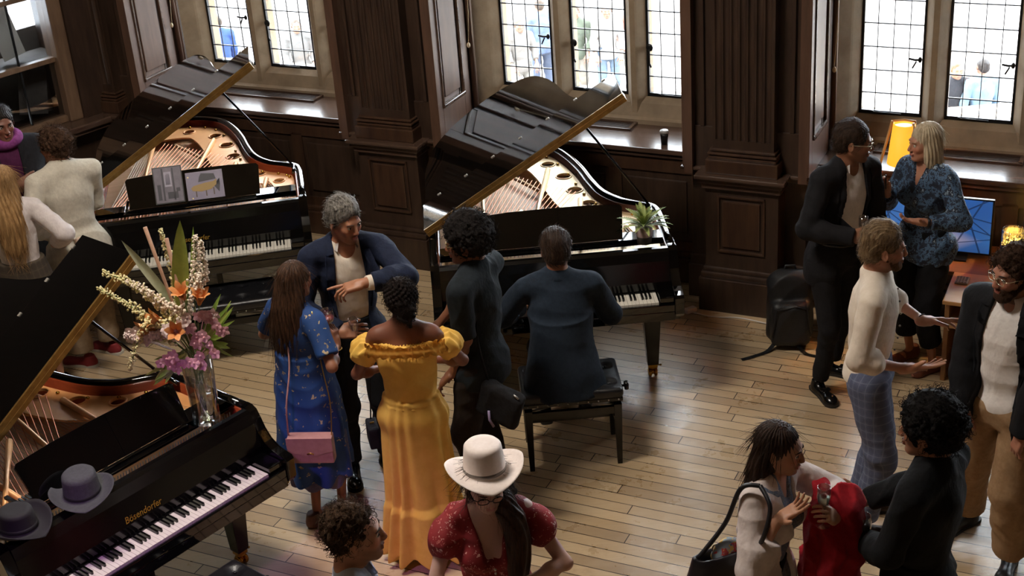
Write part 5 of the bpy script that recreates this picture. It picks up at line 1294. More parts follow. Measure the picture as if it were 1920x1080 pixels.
def plaid(name, base, dark, light_, f=14, rough=.85):
    if name in MATS: return MATS[name]
    m = mat(name, base, rough); t = NT(m); v = t.coord(); sp = t.new('ShaderNodeSeparateXYZ'); t.link(v, sp.inputs[0]); a = t.math('ADD', sp.outputs[0], sp.outputs[1])
    def band(s, fr, w, ph=0): return t.math('LESS_THAN', t.math('ABSOLUTE', t.math('SUBTRACT', t.math('FRACT', t.math('ADD', t.math('MULTIPLY', s, fr), ph)), .5)), w)
    col = t.mix(t.math('MULTIPLY', t.math('MAXIMUM', band(a, f, .22), band(sp.outputs[2], f, .22)), .35), srgb(base), srgb(dark))
    col = t.mix(t.math('MULTIPLY', t.math('MAXIMUM', band(a, f, .06, .5), band(sp.outputs[2], f, .06, .5)), .30), col, srgb(light_)); t.link(col, t.b.inputs['Base Color']); return m
BLACKC = fabric('black_cloth', '#101013', '#16161a'); NAVY = fabric('navy_wool', '#141a2c', '#1b2238'); SUITG = fabric('blue_grey_wool', '#1b232e', '#222c38', .9, 40)
WHITEC = fabric('white_cotton', '#dbd4d0', '#e4ded9'); CREAM = fabric('cream_cotton', '#d6c8b6', '#dfd2c2'); LEATHB = mat('shoe_leather', '#0c0b0b', .2); SOLE = mat('sole_pale', '#b9b2a6', .6); SOLED = mat('sole_dark', '#1b1816', .6)
CHAIN = mat('chain_gold', '#c9a45a', .3, 1.0)
def lw(yaw, x, y, z):
    a = math.radians(-yaw); return (x * math.cos(a) - y * math.sin(a), x * math.sin(a) + y * math.cos(a), z)
def pose(yaw, headw=None, **k):
    """targets are given relative to the feet in world directions (x to the right of the picture, y away, z up)"""
    out = {}
    for key, v in k.items():
        if key in ('RH', 'LH', 'RE', 'LE', 'pelvis', 'shR', 'shL', 'RK', 'LK'): out[key] = lw(yaw, *v)
        elif key in ('RF', 'LF'): q = lw(yaw, v[0], v[1], v[2]); out[key] = (q[0], q[1], q[2], v[3] - yaw)
        elif key == 'lean': q = lw(yaw, v[0], v[1], 0); out[key] = (q[0], q[1])
        elif key in ('Rh', 'Lh'):
            v = dict(v)
            for a in ('d', 'n'):
                if a in v: v[a] = lw(yaw, *v[a])
            out[key] = v
        else: out[key] = v
    if headw: out['head'] = (headw[0] - yaw, headw[1], headw[2])
    return out
GL_MATS = {}
def flute(label, fig, side, color=None, offs=(0, 0, 0), kind='flute', at=None):
    """a glass in the hand of fig; stem runs through the grip"""
    h = fig.hands[side]; a = fig.root.rotation_euler[2]; P_ = Vector((h['palm'] + h['n'] * .012).tolist()); P_ = RZ(a) @ P_ + fig.root.location + Vector(offs)
    if at: P_ = Vector(at)
    g = empty('wine_glass', P_ - Vector((0, 0, .075)), 0, label, 'glass')
    if kind == 'flute': prof = [(.030, 0), (.030, .003), (.005, .006), (.004, .07), (.008, .085), (.022, .105), (.028, .14), (.0275, .19), (.0262, .19), (.0265, .14), (.020, .108), (.002, .092)]; lv = [(0, .093), (.018, .108), (.025, .138), (0, .138)]
    else: prof = [(.033, 0), (.033, .003), (.005, .006), (.004, .07), (.01, .082), (.034, .11), (.038, .135), (.033, .175), (.0318, .175), (.0365, .135), (.032, .112), (.002, .088)]; lv = [(0, .089), (.030, .112), (.035, .128), (0, .128)]
    MB().lathe(prof, 28).build('glass', DGLASS, g)
    if color: mm = mat('drink_' + color[1:], color, .15); MB().lathe(lv, 24).build('drink', mm, g)
    return g
# ------------------------------------------------------------------ 1 man in the black suit, by the right window
f = Fig('man in a black suit and glasses with an open-necked white shirt', 2.0, 7.9, -150, 1.86, 'm', '#8a5c42',
    pose(-150, (-106, -8, 0), lean=(.04, -.02), RH=(.02, -.29, 1.21), RE=(-.9, .1, -.7), LH=(.24, .05, .95), LE=(.5, .8, -.2), RF=(-.08, -.02, 0, -165), LF=(.05, .22, 0, -120), Rh=dict(d=(1, -.1, .05), n=(-.1, .7, -.3), curl=.75, thumb=.4), Lh=dict(curl=.3)))
f.body(beard=('#2a1d17', .25)).face_bits('#1a120e').glasses('#c9b9a0', thick=.0022)
f.hair('short', hair_mat('hair_brown', '#231812', '#3d2c20'), top=.004, vol=.003, seed=1)
SUITB = fabric('black_suit', '#131214', '#1a181b', .85)
f.trousers(SUITB, r=(.096, .068, .060, .048), seed=2); f.top('shirt', WHITEC, .006, 1.9, 3, hem=-.04, neck=.035, amp=.002); f.collar(WHITEC, gap=1.2); f.top('jacket', SUITB, .024, 1.97, 4, hem=-.20, hemw=.012, fn=front_open(.088, .070), arm_add=.0); f.lapels(SUITB, f.last, (.088, .070)); f.shoes(LEATHB, SOLED, kind='loafer')
MB().tube([Vector(f.pv + f.R[:, 0] * .155 * math.cos(a) + f.R[:, 1] * .125 * math.sin(a) + f.U * .085) for a in [PI * k / 16 for k in range(-16, 17)]], .014, 8).build('belt', LEATHB, f.root)
flute('wine glass held low by the man in the black suit', f, 1, None, (0, 0, .01))
# ------------------------------------------------------------------ 2 blonde woman
f = Fig('blonde woman in a dark floral blouse and cropped black trousers, gesturing by the lamp', 2.62, 8.13, 120, 1.71, 'f', '#b37f66',
    pose(120, (97, -4, 0), lean=(-.02, -.02), LH=(-.12, -.30, 1.17), LE=(.6, -.4, -.8), RH=(-.27, -.03, 1.27), RE=(.1, .7, -.8), LF=(.07, -.08, 0, 115), RF=(-.02, .12, 0, 120), Lh=dict(d=(-.95, -.15, .25), n=(.2, .1, .95), curl=.18, spread=.15, thumb=1.0), Rh=dict(d=(-.35, 0, .9), n=(-.5, -.6, .1), curl=.6)), 1.12)
f.body(legs=True, lips=(.38, .12, .10)).face_bits('#8a6a4a', iris='#4a4a3a')
def longhair(z_end, spread=.075, fwd=.0, th=.05, seed=1, sides=True, part=0, fall=.0):
    def fn(F, E, c):
        E((0, -.050, -.03), (.080, .060, .09), .03)
        E((0, .106, -.032), (.062, .055, .082), .012, 'sub')
    return fn
HBL = hair_mat('hair_blonde', '#a8957a', '#cfc0a4', .4)
def bob(F, E, c):
    E((0, -.035, -.035), (.090, .070, .10), .03); E((0, -.050, -.11), (.088, .058, .08), .03)
    for sg in (1, -1): E((sg * .070, -.005, -.07), (.025, .045, .09), .02)
    E((0, .108, -.030), (.064, .068, .088), .012, 'sub'); E((0, .03, -.12), (.050, .06, .06), .01, 'sub')
    F.displace(lambda P: .0028 * np.sin(np.arctan2(P[:, 0] - f.hc[0], P[:, 1] - f.hc[1]) * 26 + 3 * np.sin(P[:, 2] * 14)))
f.hair('bob', HBL, zlo=f.hc[2] - .24, fn=bob, vol=.004, top=.006)
BLOU = mottled('floral_blouse', ['#1a1f2c', '#20293b', '#4a6480', '#1c2231', '#8ea0b0', '#1b2130'], 15)
f.trousers(BLACKC, r=(.10, .078, .074, .070), upto=1.66, seed=5)
def vneck(F, s): F.cap(s.N + s.R[:, 1] * .06 + s.U * .02, s.N + s.R[:, 1] * .12 - s.U * .13, .045, .012, .01, 'sub')
f.top('blouse', BLOU, .016, 1.75, 6, hem=-.12, hemw=.012, w=1.04, arm_add=.008, fn=vneck, amp=.006)
MB().tube([Vector(f.wrL + nrm(np.cross(f.wrL - f.elL, (0, 0, 1))) * .029 * math.cos(a) + nrm(np.cross(f.wrL - f.elL, np.cross(f.wrL - f.elL, (0, 0, 1)))) * .029 * math.sin(a) - nrm(f.wrL - f.elL) * .03) for a in [2 * PI * k / 14 for k in range(15)]], .007, 6).build('wristwatch', mat('watch_dark', '#1a1614', .3), f.root)
f.shoes(mat('sandal_rust', '#6b3a28', .5), None, .24, width=.04)
w = f.root.location + RZ(math.radians(120)) @ Vector((f.wrR + nrm(f.wrR - f.elR) * .09).tolist())
tag(MB().tube([w, w + Vector((-.01, -.02, .10))], .004, 8).build('pen', mat('pen_dark', '#1a1a1c', .3)), 'slim dark pen held upright by the blonde woman', 'pen')
# ------------------------------------------------------------------ 3 man in cream collarless shirt
f = Fig('bearded man in a cream collarless shirt and blue plaid trousers', 1.83, 6.45, -108, 1.83, 'm', '#b07c60',
    pose(-108, (-94, -4, 0), lean=(.0, -.02), RH=(.12, -.22, 1.10), RE=(-.8, -.2, -.5), LH=(.30, .10, 1.19), LE=(.1, .7, -.6), RF=(-.02, -.10, 0, -100), LF=(.02, .14, 0, -95),
         Rh=dict(d=(.97, -.05, .05), n=(.1, .35, .9), curl=.10, spread=.13, thumb=1.15), Lh=dict(d=(.97, 0, -.05), n=(0, -.55, -.8), curls=(.05, .14, .35, .5), spread=.16, thumb=.7)))
f.body(beard=('#5a3a26', .6)).face_bits('#5a4028', iris='#4a5a5a')
f.hair('short', hair_mat('hair_fair', '#5c4833', '#8a7253'), top=.016, vol=.004, seed=3)
F = f.hair_F(h=.0035); 
F.cap(f.hp(-.052, .006, -.045), f.hp(-.030, .060, -.092), .017, .018, .01); F.cap(f.hp(.052, .006, -.045), f.hp(.030, .060, -.092), .017, .018, .01); F.ell(f.hp(0, .074, -.095), (.034, .024, .024), f.hR, .02); F.ell(f.hp(0, .05, -.062), (.052, .048, .042), f.hR, .02); F.ell(f.hp(0, .100, -.058), (.03, .035, .022), f.hR, .01, 'sub'); F.ell(f.hp(0, .10, -.02), (.06, .06, .045), f.hR, .01, 'sub'); F.displace(lambda P: lumps(P, .0015, 160, 2)); sdf_obj('beard', F, hair_mat('beard_fair', '#4c3422', '#6d4e34', .6, 200), f.root)
f.trousers(plaid('plaid_blue', '#555c74', '#3f4359', '#8a8ea2', 21), r=(.100, .080, .078, .070), seed=7, upto=1.9)
def henley(F, s): pass
f.top('shirt', CREAM, .014, 1.28, 8, hem=-.03, amp=.0038, arm_add=.006, neck=0); f.collar(CREAM, .030, .02, .25, .060, True)
m = MB()
for i in range(6): p = f.N + (f.pv - f.N) * (.12 + .13 * i) + f.R[:, 1] * (.115 + .022 * math.sin(i * .6)); m.sphere(p, .006, 6)
m.build('shirt_buttons', mat('button', '#7d7264', .4), f.root)
MB().tube([Vector(f.wrL - nrm(f.wrL - f.elL) * .02 + nrm(np.cross(f.wrL - f.elL, (0, 0, 1))) * .031 * math.cos(a) + nrm(np.cross(f.wrL - f.elL, np.cross(f.wrL - f.elL, (0, 0, 1)))) * .031 * math.sin(a)) for a in [2 * PI * k / 14 for k in range(15)]], .003, 6).build('bracelet', BLACKC, f.root)
f.shoes(mat('brown_leather', '#3a241a', .3), SOLED)
# ------------------------------------------------------------------ 4 man in black jacket and beige trousers, right edge
f = Fig('bearded man in glasses, black jacket, white t-shirt and beige trousers', 2.40, 6.02, 128, 1.85, 'm', '#a3705a',
    pose(128, (108, -6, 0), LH=(.00, -.22, .94), LE=(.5, -.6, 0), RH=(-.22, .02, .93), RE=(-.2, .9, 0), LF=(.08, -.03, 0, 150), RF=(-.02, .36, 0, 120), Lh=dict(curl=.5), Rh=dict(curl=.5)), 1.04)
f.body(beard=('#241811', .75)).face_bits('#1a110c').glasses('#d0c6b0', thick=.002)
f.hair('curly', curl_mat('curl_brown', '#2b1c14', '#4a3426'), vol=.008, seed=5, curls=110, cr=.018, top=.012)
F = f.hair_F(h=.0035)
F.cap(f.hp(-.054, .006, -.040), f.hp(-.030, .064, -.098), .019, .021, .01); F.cap(f.hp(.054, .006, -.040), f.hp(.030, .064, -.098), .019, .021, .01); F.ell(f.hp(0, .076, -.102), (.038, .028, .028), f.hR, .02); F.ell(f.hp(0, .052, -.062), (.054, .050, .042), f.hR, .02); F.ell(f.hp(0, .104, -.060), (.026, .03, .012), f.hR, .008, 'sub'); F.ell(f.hp(0, .10, -.015), (.062, .06, .040), f.hR, .01, 'sub'); F.displace(lambda P: lumps(P, .003, 120, 2)); sdf_obj('beard', F, curl_mat('curl_brown', '#2b1c14', '#4a3426'), f.root)
f.trousers(fabric('beige_twill', '#8f7152', '#a08262'), r=(.105, .092, .092, .084), seed=9, wd=1.05, top=.02)
f.top('t_shirt', WHITEC, .014, .5, 10, hem=-.02, neck=.03, amp=.003, d=1.04); f.top('jacket', BLACKC, .036, 1.95, 11, hem=-.16, hemw=.02, arm_add=.0, fn=front_open(.10, .075)); f.lapels(BLACKC, f.last, (.10, .08)); f.shoes(mat('dark_shoe', '#17171a', .35), SOLED)
# ------------------------------------------------------------------ 5 curly-haired man in black sweater (front right)
f = Fig('man with black curls in a black sweater, back to the camera', 1.60, 4.78, 47, 1.80, 'm', '#8f6248',
    pose(47, (62, -4, 0), lean=(.03, -.02), LH=(-.20, .10, 1.07), LE=(-.1, -1, -.5), RH=(-.12, .38, 1.08), RE=(.6, .4, -.8), Lh=dict(d=(-.7, .3, .35), n=(-.2, .5, .5), curl=.8, thumb=.4), Rh=dict(d=(-.9, .1, .1), n=(0, -.2, .8), curl=.8)), 1.02)
f.body().face_bits('#120c0a')
f.hair('curly', curl_mat('curl_black', '#0d0b0b', '#1d1918'), vol=.026, seed=8, curls=260, cr=.0135, top=.016)
f.trousers(BLACKC, seed=12); f.top('sweater', fabric('black_knit', '#0b0b0d', '#111114', .9, 90, .4), .018, 1.9, 13, hem=-.08, arm_add=.004, neck=0, amp=.005)
FB = f
flute('empty tall glass held by the man in the black sweater', f, -1, None, (0, 0, .03))
flute('small glass with a clear drink held by the man in the black sweater', f, 1, '#9a9a8c', (-.03, -.26, -.03), 'wine')
f.shoes(LEATHB, SOLED)
# ------------------------------------------------------------------ 6 woman in the white blouse with the red coat
f = Fig('dark-haired woman in an open white blouse holding a red coat over her arm', .98, 4.97, -125, 1.66, 'f', '#b58468',
    pose(-125, (-116, -8, 0), lean=(.03, -.02), RH=(.03, -.21, 1.30), RE=(-.5, -.3, -.9), LH=(.28, -.12, 1.22), LE=(.9, .4, -.6), Rh=dict(d=(.72, -.1, .62), n=(-.5, -.15, .8), curl=.12, spread=.16, thumb=1.1), Lh=dict(d=(-.45, -.55, .65), n=(-.6, .3, -.2), curl=.85, thumb=.6)))
f.body(lips=(.42, .10, .10)).face_bits('#2a1c14', closed=False)
HDK = hair_mat('hair_dark', '#1d1410', '#3a281e')
def lhair(zend, w0=.085, d0=.05, back=.055, seed=0, mid=None, side=None):
    def fn(F, E, c, f=None): pass
    return fn
def fall(fig, rows, cut=True, k=.03, stripes=30, amp=.003, sidecut=.0):
    """rows: (right, forward, up from head centre, rx, ry) ellipses hanging as a mane"""
    def fn(F, E, c):
        E((0, -.045, -.03), (.078, .060, .09), .03)
        secs = [(fig.hc + fig.R[:, 0] * a + np.array([fig.R[0, 1], fig.R[1, 1], 0]) * b + v3(0, 0, z), rx, ry) for a, b, z, rx, ry in rows]
        for s1, s2 in zip(secs, secs[1:]):
            for t in np.linspace(0, 1, 5)[:-1]:
                C = s1[0] * (1 - t) + s2[0] * t; F.ell(C, (s1[1] * (1 - t) + s2[1] * t, s1[2] * (1 - t) + s2[2] * t, abs(s1[0][2] - s2[0][2]) * .45 + .012), np.stack([fig.R[:, 0], nrm(np.cross((0, 0, 1), fig.R[:, 0])), v3(0, 0, 1)], 1), k)
        if cut: E((0, .114, -.020), (.066, .074, .103), .012, 'sub')
        F.displace(lambda P: amp * np.sin(np.arctan2(P[:, 0] - fig.hc[0], P[:, 1] - fig.hc[1]) * stripes + 4 * np.sin(P[:, 2] * 11 + P[:, 0] * 9)) + lumps(P, amp * .8, 30, 1))
    return fn
f.hair('long', HDK, zlo=f.hc[2] - .34, fn=fall(f, [(.01, -.05, -.04, .080, .052), (.03, -.07, -.14, .080, .046), (.035, -.08, -.22, .068, .034), (.035, -.08, -.29, .035, .02)]), vol=.002)
def vopen(w=.05):
    def fn(F, s):
        front_open(w, .06)(F, s)
    return fn
f.trousers(BLACKC, seed=14); f.top('floral_top', mottled('grey_floral', ['#4f5560', '#7a7f88', '#5c6a84', '#8e8c90', '#4c4a50'], 40), .008, 0, 15, hem=-.12, fn=vneck)
f.top('blouse', fabric('white_blouse', '#cdbfbb', '#dacdc8', .8), .018, 1.55, 16, hem=-.22, hemw=.03, arm_add=.012, fn=vopen(.045), amp=.005); f.collar(MATS['white_blouse'], .02, .03, 1.6); f.shoes(LEATHB)
FW = f
g = flute('tall glass with a red berry in it, held by the woman in the white blouse', f, -1, '#a8a294', (0, 0, .03)); MB().sphere((0, 0, .145), .013, 10).build('berry', mat('berry_red', '#9c1c22', .3), g)
MB().sphere(f.hp(-.080, .0, -.045), .007, 8).build('earring', CHAIN, f.root)
# red coat over her left arm (cloth hanging from the forearm)
coat = empty('red_coat', f.root.location, f.root.rotation_euler[2], 'bright red coat folded over the arm of the woman in the white blouse', 'coat')
RED = fabric('red_wool', '#8e1420', '#a31a26', .85, 50, .25)
F = SDF(np.array([min(f.elL[0], f.wrL[0]) - .30, min(f.elL[1], f.wrL[1]) - .30, .45]), np.array([max(f.elL[0], f.wrL[0]) + .30, max(f.elL[1], f.wrL[1]) + .35, f.wrL[2] + .14]), .008)
a_, b_ = f.elL * .72 + f.wrL * .28, f.wrL * .86 + f.elL * .14
a_ = a_ - v3(0, 0, .012); b_ = b_ - v3(0, 0, .02); F.cap(a_, b_, .068, .058, .03)
u_ = nrm((b_ - a_) * v3(1, 1, 0)); o_ = nrm(np.cross(u_, (0, 0, 1)))
for t in np.linspace(0, 1, 5): p = a_ + (b_ - a_) * t; F.ell(p - v3(0, 0, .30) + o_ * .04, (.060, .075, .40 - .05 * t), None, .05); F.ell(p - v3(0, 0, .18) - o_ * .05, (.05, .065, .26), None, .05)
F.cap(b_ + v3(0, 0, .0), b_ + u_ * .16 + o_ * .02 - v3(0, 0, .22), .065, .050, .03)
F.displace(lambda P: fold(P, .022, 16, 2, (1, 1, .12)) + fold(P, .008, 34, 5, (1, 1, .2))); sdf_obj('coat_cloth', F, RED, coat)
MB().tube([a_ + v3(0, 0, -.45), a_ + v3(0, 0, -.6)], .002, 4).build('care_thread', RED, coat)
# black shoulder bag
def wrt(fig, p): return fig.root.location + RZ(fig.root.rotation_euler[2]) @ Vector(list(p))
c = wrt(f, f.shR); bagc = Vector((c.x - .13, c.y - .02, .98))
bag = empty('shoulder_bag', bagc, math.radians(12), 'large black leather shoulder bag hanging behind the woman in the white blouse', 'bag')
F = SDF((-.25, -.15, -.26), (.25, .15, .22), .007); F.etube([((0, 0, -.20), .14, .055), ((0, 0, -.10), .185, .085), ((0, 0, .05), .165, .075), ((0, 0, .16), .14, .05)], .0); F.ell((0, 0, .17), (.115, .03, .09), None, .01, 'sub'); F.displace(lambda P: fold(P, .005, 15, 4)); sdf_obj('bag_body', F.smooth(1), noisy('bag_leather', '#15131a', '#1e1b24', .4, 40, bump=.2), bag)
BLK = mat('strap_black', '#141216', .45)
sh = c - bagc; m = MB(); rb = RZ(math.radians(-12)); q = [rb @ Vector(v) for v in ((-.0, .02, 0),)]
m.tube(crom([(-.11, 0, .14), tuple(rb @ (sh * .5 + Vector((-.055, 0, .10)))), tuple(rb @ (sh + Vector((-.055, -.01, .085)))), tuple(rb @ (sh + Vector((.02, -.03, .105))))], 8), .010, 8); m.tube(crom([(.12, 0, .13), tuple(rb @ (sh * .6 + Vector((.06, -.13, .06)))), tuple(rb @ (sh + Vector((.045, -.11, .05)))), tuple(rb @ (sh + Vector((.02, -.03, .105))))], 8), .010, 8); m.build('strap', BLK, bag)
MB().torus((-.03, .0, .17), .016, .004, 16, 6, RX(1.2)).build('ring', mat('bright_steel', '#b0aca4', .2, 1), bag)
F = SDF((-.14, -.08, .06), (.14, .08, .26), .006); F.ell((.02, 0, .14), (.08, .035, .06), None, 0); F.displace(lambda P: lumps(P, .008, 40, 2)); sc_ = empty('folded_scarf', bagc, math.radians(12), 'multicoloured patterned scarf sticking out of the black shoulder bag', 'scarf'); sdf_obj('scarf_cloth', F, spots('scarf_pattern', '#8a9aa8', ['#b04040', '#c9a860', '#4a5a90', '#c8c0bc'], 34, .45), sc_)
# ------------------------------------------------------------------ 7 woman with the pale hat
f = Fig('woman in a wide pale hat and a red floral dress looking down, bottom centre', -.16, 4.90, 184, 1.68, 'f', '#c9a090',
    pose(184, (190, -18, 0), lean=(-.01, -.03), RH=(-.03, -.27, 1.17), RE=(-1, .2, -.4), LH=(.09, -.27, 1.17), LE=(1, .2, -.4), Rh=dict(d=(.75, -.5, -.1), n=(.3, .2, -.8), curl=.55), Lh=dict(d=(-.75, -.5, -.1), n=(-.3, .2, -.8), curl=.55)), 1.10)
f.body(legs=True, bust=True, lips=(.40, .12, .13)).face_bits('#2a1a12').glasses('#2a2a33', thick=.002)
HBR = hair_mat('hair_brunette', '#22160f', '#4a3020', .4)
def hathair(F, E, c):
    fall(f, [(0, -.05, -.05, .078, .055), (-.065, .015, -.10, .042, .038), (-.100, .055, -.18, .046, .036), (-.105, .085, -.28, .048, .034), (-.098, .095, -.38, .040, .028), (-.09, .095, -.46, .018, .014)], True, .02)(F, E, c)
f.hair('long', HBR, zlo=f.hc[2] - .52, fn=hathair)
FLR = spots('red_floral', '#7a1218', ['#c98f88', '#b8605a', '#d8b0a4', '#8a2a20'], 44, .25, .75, 2, '#8c181f')
lo, hi = f.box(.08, legs=False, head=False); lo[2] = .32; lo[0] -= .15; hi[0] += .15; lo[1] -= .15; hi[1] += .15
F = SDF(lo, hi, .0065); f.torso(F, 1, 1, .04, True)
F.inflate(.010); F.etube([((0, 0, .35), .26, .23), ((0, 0, .80), .20, .17), ((0, 0, 1.02), .142, .122)], .03); 
for sg, sh_, el in ((1, f.shR, f.elR), (-1, f.shL, f.elL)): F.ell(sh_ + (el - sh_) * .30, (.075, .072, .095), np.stack([nrm(np.cross(el - sh_, (0, 1, 0))), nrm(np.cross(el - sh_, np.cross(el - sh_, (0, 1, 0)))), nrm(el - sh_)], 1), .03)
F.displace(lambda P: fold(P, .006, 24, 3)); F.cap(f.N + f.U * .03 + f.R[:, 1] * .04, f.N + f.R[:, 1] * .16 - f.U * .22, .082, .026, .008, 'sub'); F.cap(f.N, f.hc, .07, .08, .01, 'sub'); sdf_obj('dress', F, FLR, f.root)
m = MB()
for i in range(6): p = f.N + f.U * (-.225 - .028 * i) + f.R[:, 1] * (.150 - .010 * i); m.sphere(p, .0055, 6)
m.build('dress_buttons', mat('pearl', '#c9c0b4', .3), f.root)
f.shoes(LEATHB, length=.24, width=.04)
HR = empty('hat', (0, 0, 0), 0, 'wide-brimmed pale cream hat worn by the woman in the red floral dress', 'hat')
bpy.data.objects.remove(HR); HR = bpy.data.objects.new('hat', None); COL.objects.link(HR); HR.parent = f.root
hM = f.head_mat() @ TR(0, -.022, .058) @ RX(math.radians(22)); hat('hat', None, noisy('cream_felt', '#dfd0c8', '#e8dbd4', .8, 60, bump=.08), mat('silver_cord', '#77706a', .35, .6), hM, .170, (.090, .102, .128), .026, .030, .88, HR)
# ------------------------------------------------------------------ 8 woman in the yellow dress
f = Fig('woman in a long off-shoulder yellow dress, seen from behind', -.57, 6.50, -4, 1.69, 'f', '#744634',
    pose(-4, (6, -6, 0), RH=(.10, .24, 1.08), RE=(1, -.3, -.3), LH=(-.12, .24, 1.06), LE=(-.8, -.3, -.6), Rh=dict(d=(-.8, .5, 0), n=(0, 0, -1)), Lh=dict(d=(.8, .5, 0))), 1.12)
f.body(legs=True).face_bits('#120c0a')
YEL = noisy('yellow_cotton', '#dcaa48', '#e8ba58', .8, 14, bump=.15)
def updo(F, E, c):
    E((0, -.055, .0), (.078, .070, .085), .03); E((.012, -.105, -.035), (.050, .045, .062), .02); F.cap(c(.02, -.10, -.07), c(.03, -.085, -.14), .030, .010, .02)
    r_ = np.random.default_rng(3)
    for i in range(150):
        zc = 1 - 1.5 * (i + .5) / 150; a = i * 2.39996; rr = math.sqrt(max(0, 1 - zc * zc)); e = (.086 * rr * math.cos(a), -.028 + .104 * rr * math.sin(a), .028 + .090 * zc)
        if e[1] > .05: continue
        F.ell(c(*e), (.010, .010, .010), None, .003)
    for i in range(40): a = i * 2.4; E((.014 + .05 * math.cos(a) * math.sin(i), -.115 + .02 * math.sin(i * 1.7), -.035 + .055 * math.sin(a)), (.014,) * 3, .003)
    E((0, .112, -.030), (.074, .068, .088), .012, 'sub')
f.hair('updo', curl_mat('curl_dark_updo', '#130e0d', '#2a201c'), zlo=f.hc[2] - .2, fn=updo)
lo, hi = f.box(.08, legs=False, head=False); lo[2] = .02; lo[0] -= .12; hi[0] += .12; lo[1] -= .16; hi[1] += .16
F = SDF(lo, hi, .0065); f.torso(F, 1.0, 1.0, .04, True)
F.inflate(.012); F.etube([((0, -.01, .06), .235, .205), ((0, -.01, .36), .200, .180), ((0, 0, .40), .190, .170), ((0, 0, .85), .172, .148), ((0, 0, 1.02), .150, .128)], .02)
zt = f.N[2] - .085
def puff(F, f, sg, zt):
    sh_, el = (f.shR, f.elR) if sg > 0 else (f.shL, f.elL); d = nrm(el - sh_); F.ell(sh_ + d * .10 * f.sc + v3(sg * .014, 0, 0), (.078, .080, .070), None, .02); F.cap(sh_ + d * .04, sh_ + d * .175 * f.sc, .066, .066, .02, flat=2)
F.plane((0, 0, zt + .015), (0, 0, 1))
for sg in (1, -1): puff(F, f, sg, zt)
def skirt_folds(P):
    a = np.arctan2(P[:, 0], P[:, 1] + .01); z = P[:, 2]; k = np.clip((1.02 - z) / .9, 0, 1); return (.004 + .019 * k) * (z < 1.03) * np.sin(a * 11 + 2.2 * np.sin(a * 3 + z * 2) + .8 * np.sin(z * 4)) + fold(P, .0035, 30, 1, (1, 1, .5)) * (z > 1.0) * 1.6 + .006 * (z > zt - .06) * np.sin(a * 44)
F.displace(skirt_folds); sdf_obj('dress', F, YEL, f.root)
b = MB(); b.torus((0, 0, 0), .142, .010, 40, 8, Matrix.Diagonal((1, .86, 1, 1))); b.build('waist_seam', YEL, f.root, tuple(f.pv + f.U * .075))
RUF = MB(); nz = 90; rows = []
for j in range(3):
    ring = []
    for k in range(nz):
        a = 2 * PI * k / nz; rx = f.sc * (.215 + .012 * j) ; ry = .132 + .010 * j; wz = zt + .028 - .026 * j + .007 * math.sin(a * 26) * (1 if j != 1 else 0); ring.append(RUF.bm.verts.new((rx * math.cos(a) * (1 + .02 * math.sin(a * 30)), ry * math.sin(a) * (1 + .03 * math.sin(a * 30)), wz - .022 * math.cos(a) ** 2)))
    rows.append(ring)
for A_, B_ in zip(rows, rows[1:]):
    for k in range(nz): RUF.bm.faces.new((A_[k], A_[(k + 1) % nz], B_[(k + 1) % nz], B_[k])).smooth = True
bmesh.ops.solidify(RUF.bm, geom=RUF.bm.faces[:], thickness=.004); RUF.build('ruffle', YEL, f.root)
f.shoes(mat('sandal_tan', '#7a5a48', .5), None, .24, width=.042)
MB().sphere(f.hp(.045, -.12, -.01), .008, 8).build('hair_clip', CHAIN, f.root)
cl = empty('clutch_bag', wrt(f, (-.245, .10, .66)), .2, 'small black bag hanging at the left side of the yellow dress', 'bag'); MB().box((-.03, -.07, 0), (.03, .07, .125), .012).build('bag_body', BLACKC, cl); MB().box((-.012, -.004, .12), (.012, .004, .135), .002).build('clasp', CHAIN, cl); MB().tube([(-.0, .05, .12), (.03, .06, .42), (.05, .08, .46)], .004, 6).build('wrist_strap', BLACKC, cl)
# ------------------------------------------------------------------ 9 woman in the blue dress
f = Fig('long-haired woman in a short blue patterned dress holding a drink', -1.18, 6.93, -42, 1.63, 'f', '#96644a',
    pose(-42, (-36, -4, 0), RH=(.20, -.02, 1.13), RE=(.3, -.9, -.8), LH=(-.02, .30, 1.05), LE=(-.8, .2, -.6), Rh=dict(d=(-.05, .15, .95), n=(-.7, .3, .1), curl=.7, thumb=.7), Lh=dict(curl=.6), RF=(.10, .02, 0, -40), LF=(-.04, -.06, 0, -35)), 1.14)
f.body(legs=True).face_bits('#1c120e')
f.hair('long', hair_mat('hair_chestnut', '#21160f', '#573c2b'), zlo=f.hc[2] - .52, fn=fall(f, [(0, -.055, -.04, .084, .058), (0, -.085, -.15, .105, .055), (-.01, -.105, -.26, .115, .048), (-.02, -.11, -.36, .090, .036), (-.03, -.105, -.43, .04, .02)]), vol=.004)
BLU = spots('blue_floral', '#16396e', ['#b09c7c', '#8c7a60', '#d4c4a8'], 25, .22, .75, 1, '#1d4682')
lo, hi = f.box(.08, legs=False, head=False); lo[2] = .28; lo[:2] -= .12; hi[:2] += .12
F = SDF(lo, hi, .0065); f.torso(F, 1.0, 1.0, .04, True)
for sg in (1, -1): f.arm(F, sg, .72, .010, .03, 1)
F.inflate(.014); F.etube([((0, -.02, .35), .225, .205), ((0, 0, .85), .185, .170), ((0, 0, 1.10), .150, .135)], .04)
F.displace(lambda P: (.002 + .014 * np.clip((1.0 - P[:, 2]) / .6, 0, 1)) * (P[:, 2] < 1.05) * np.sin(np.arctan2(P[:, 0], P[:, 1]) * 9 + 2 * np.sin(P[:, 2] * 3)) + fold(P, .004, 24, 5)); F.cap(f.N, f.hc, .065, .08, .01, 'sub'); sdf_obj('dress', F, BLU, f.root)
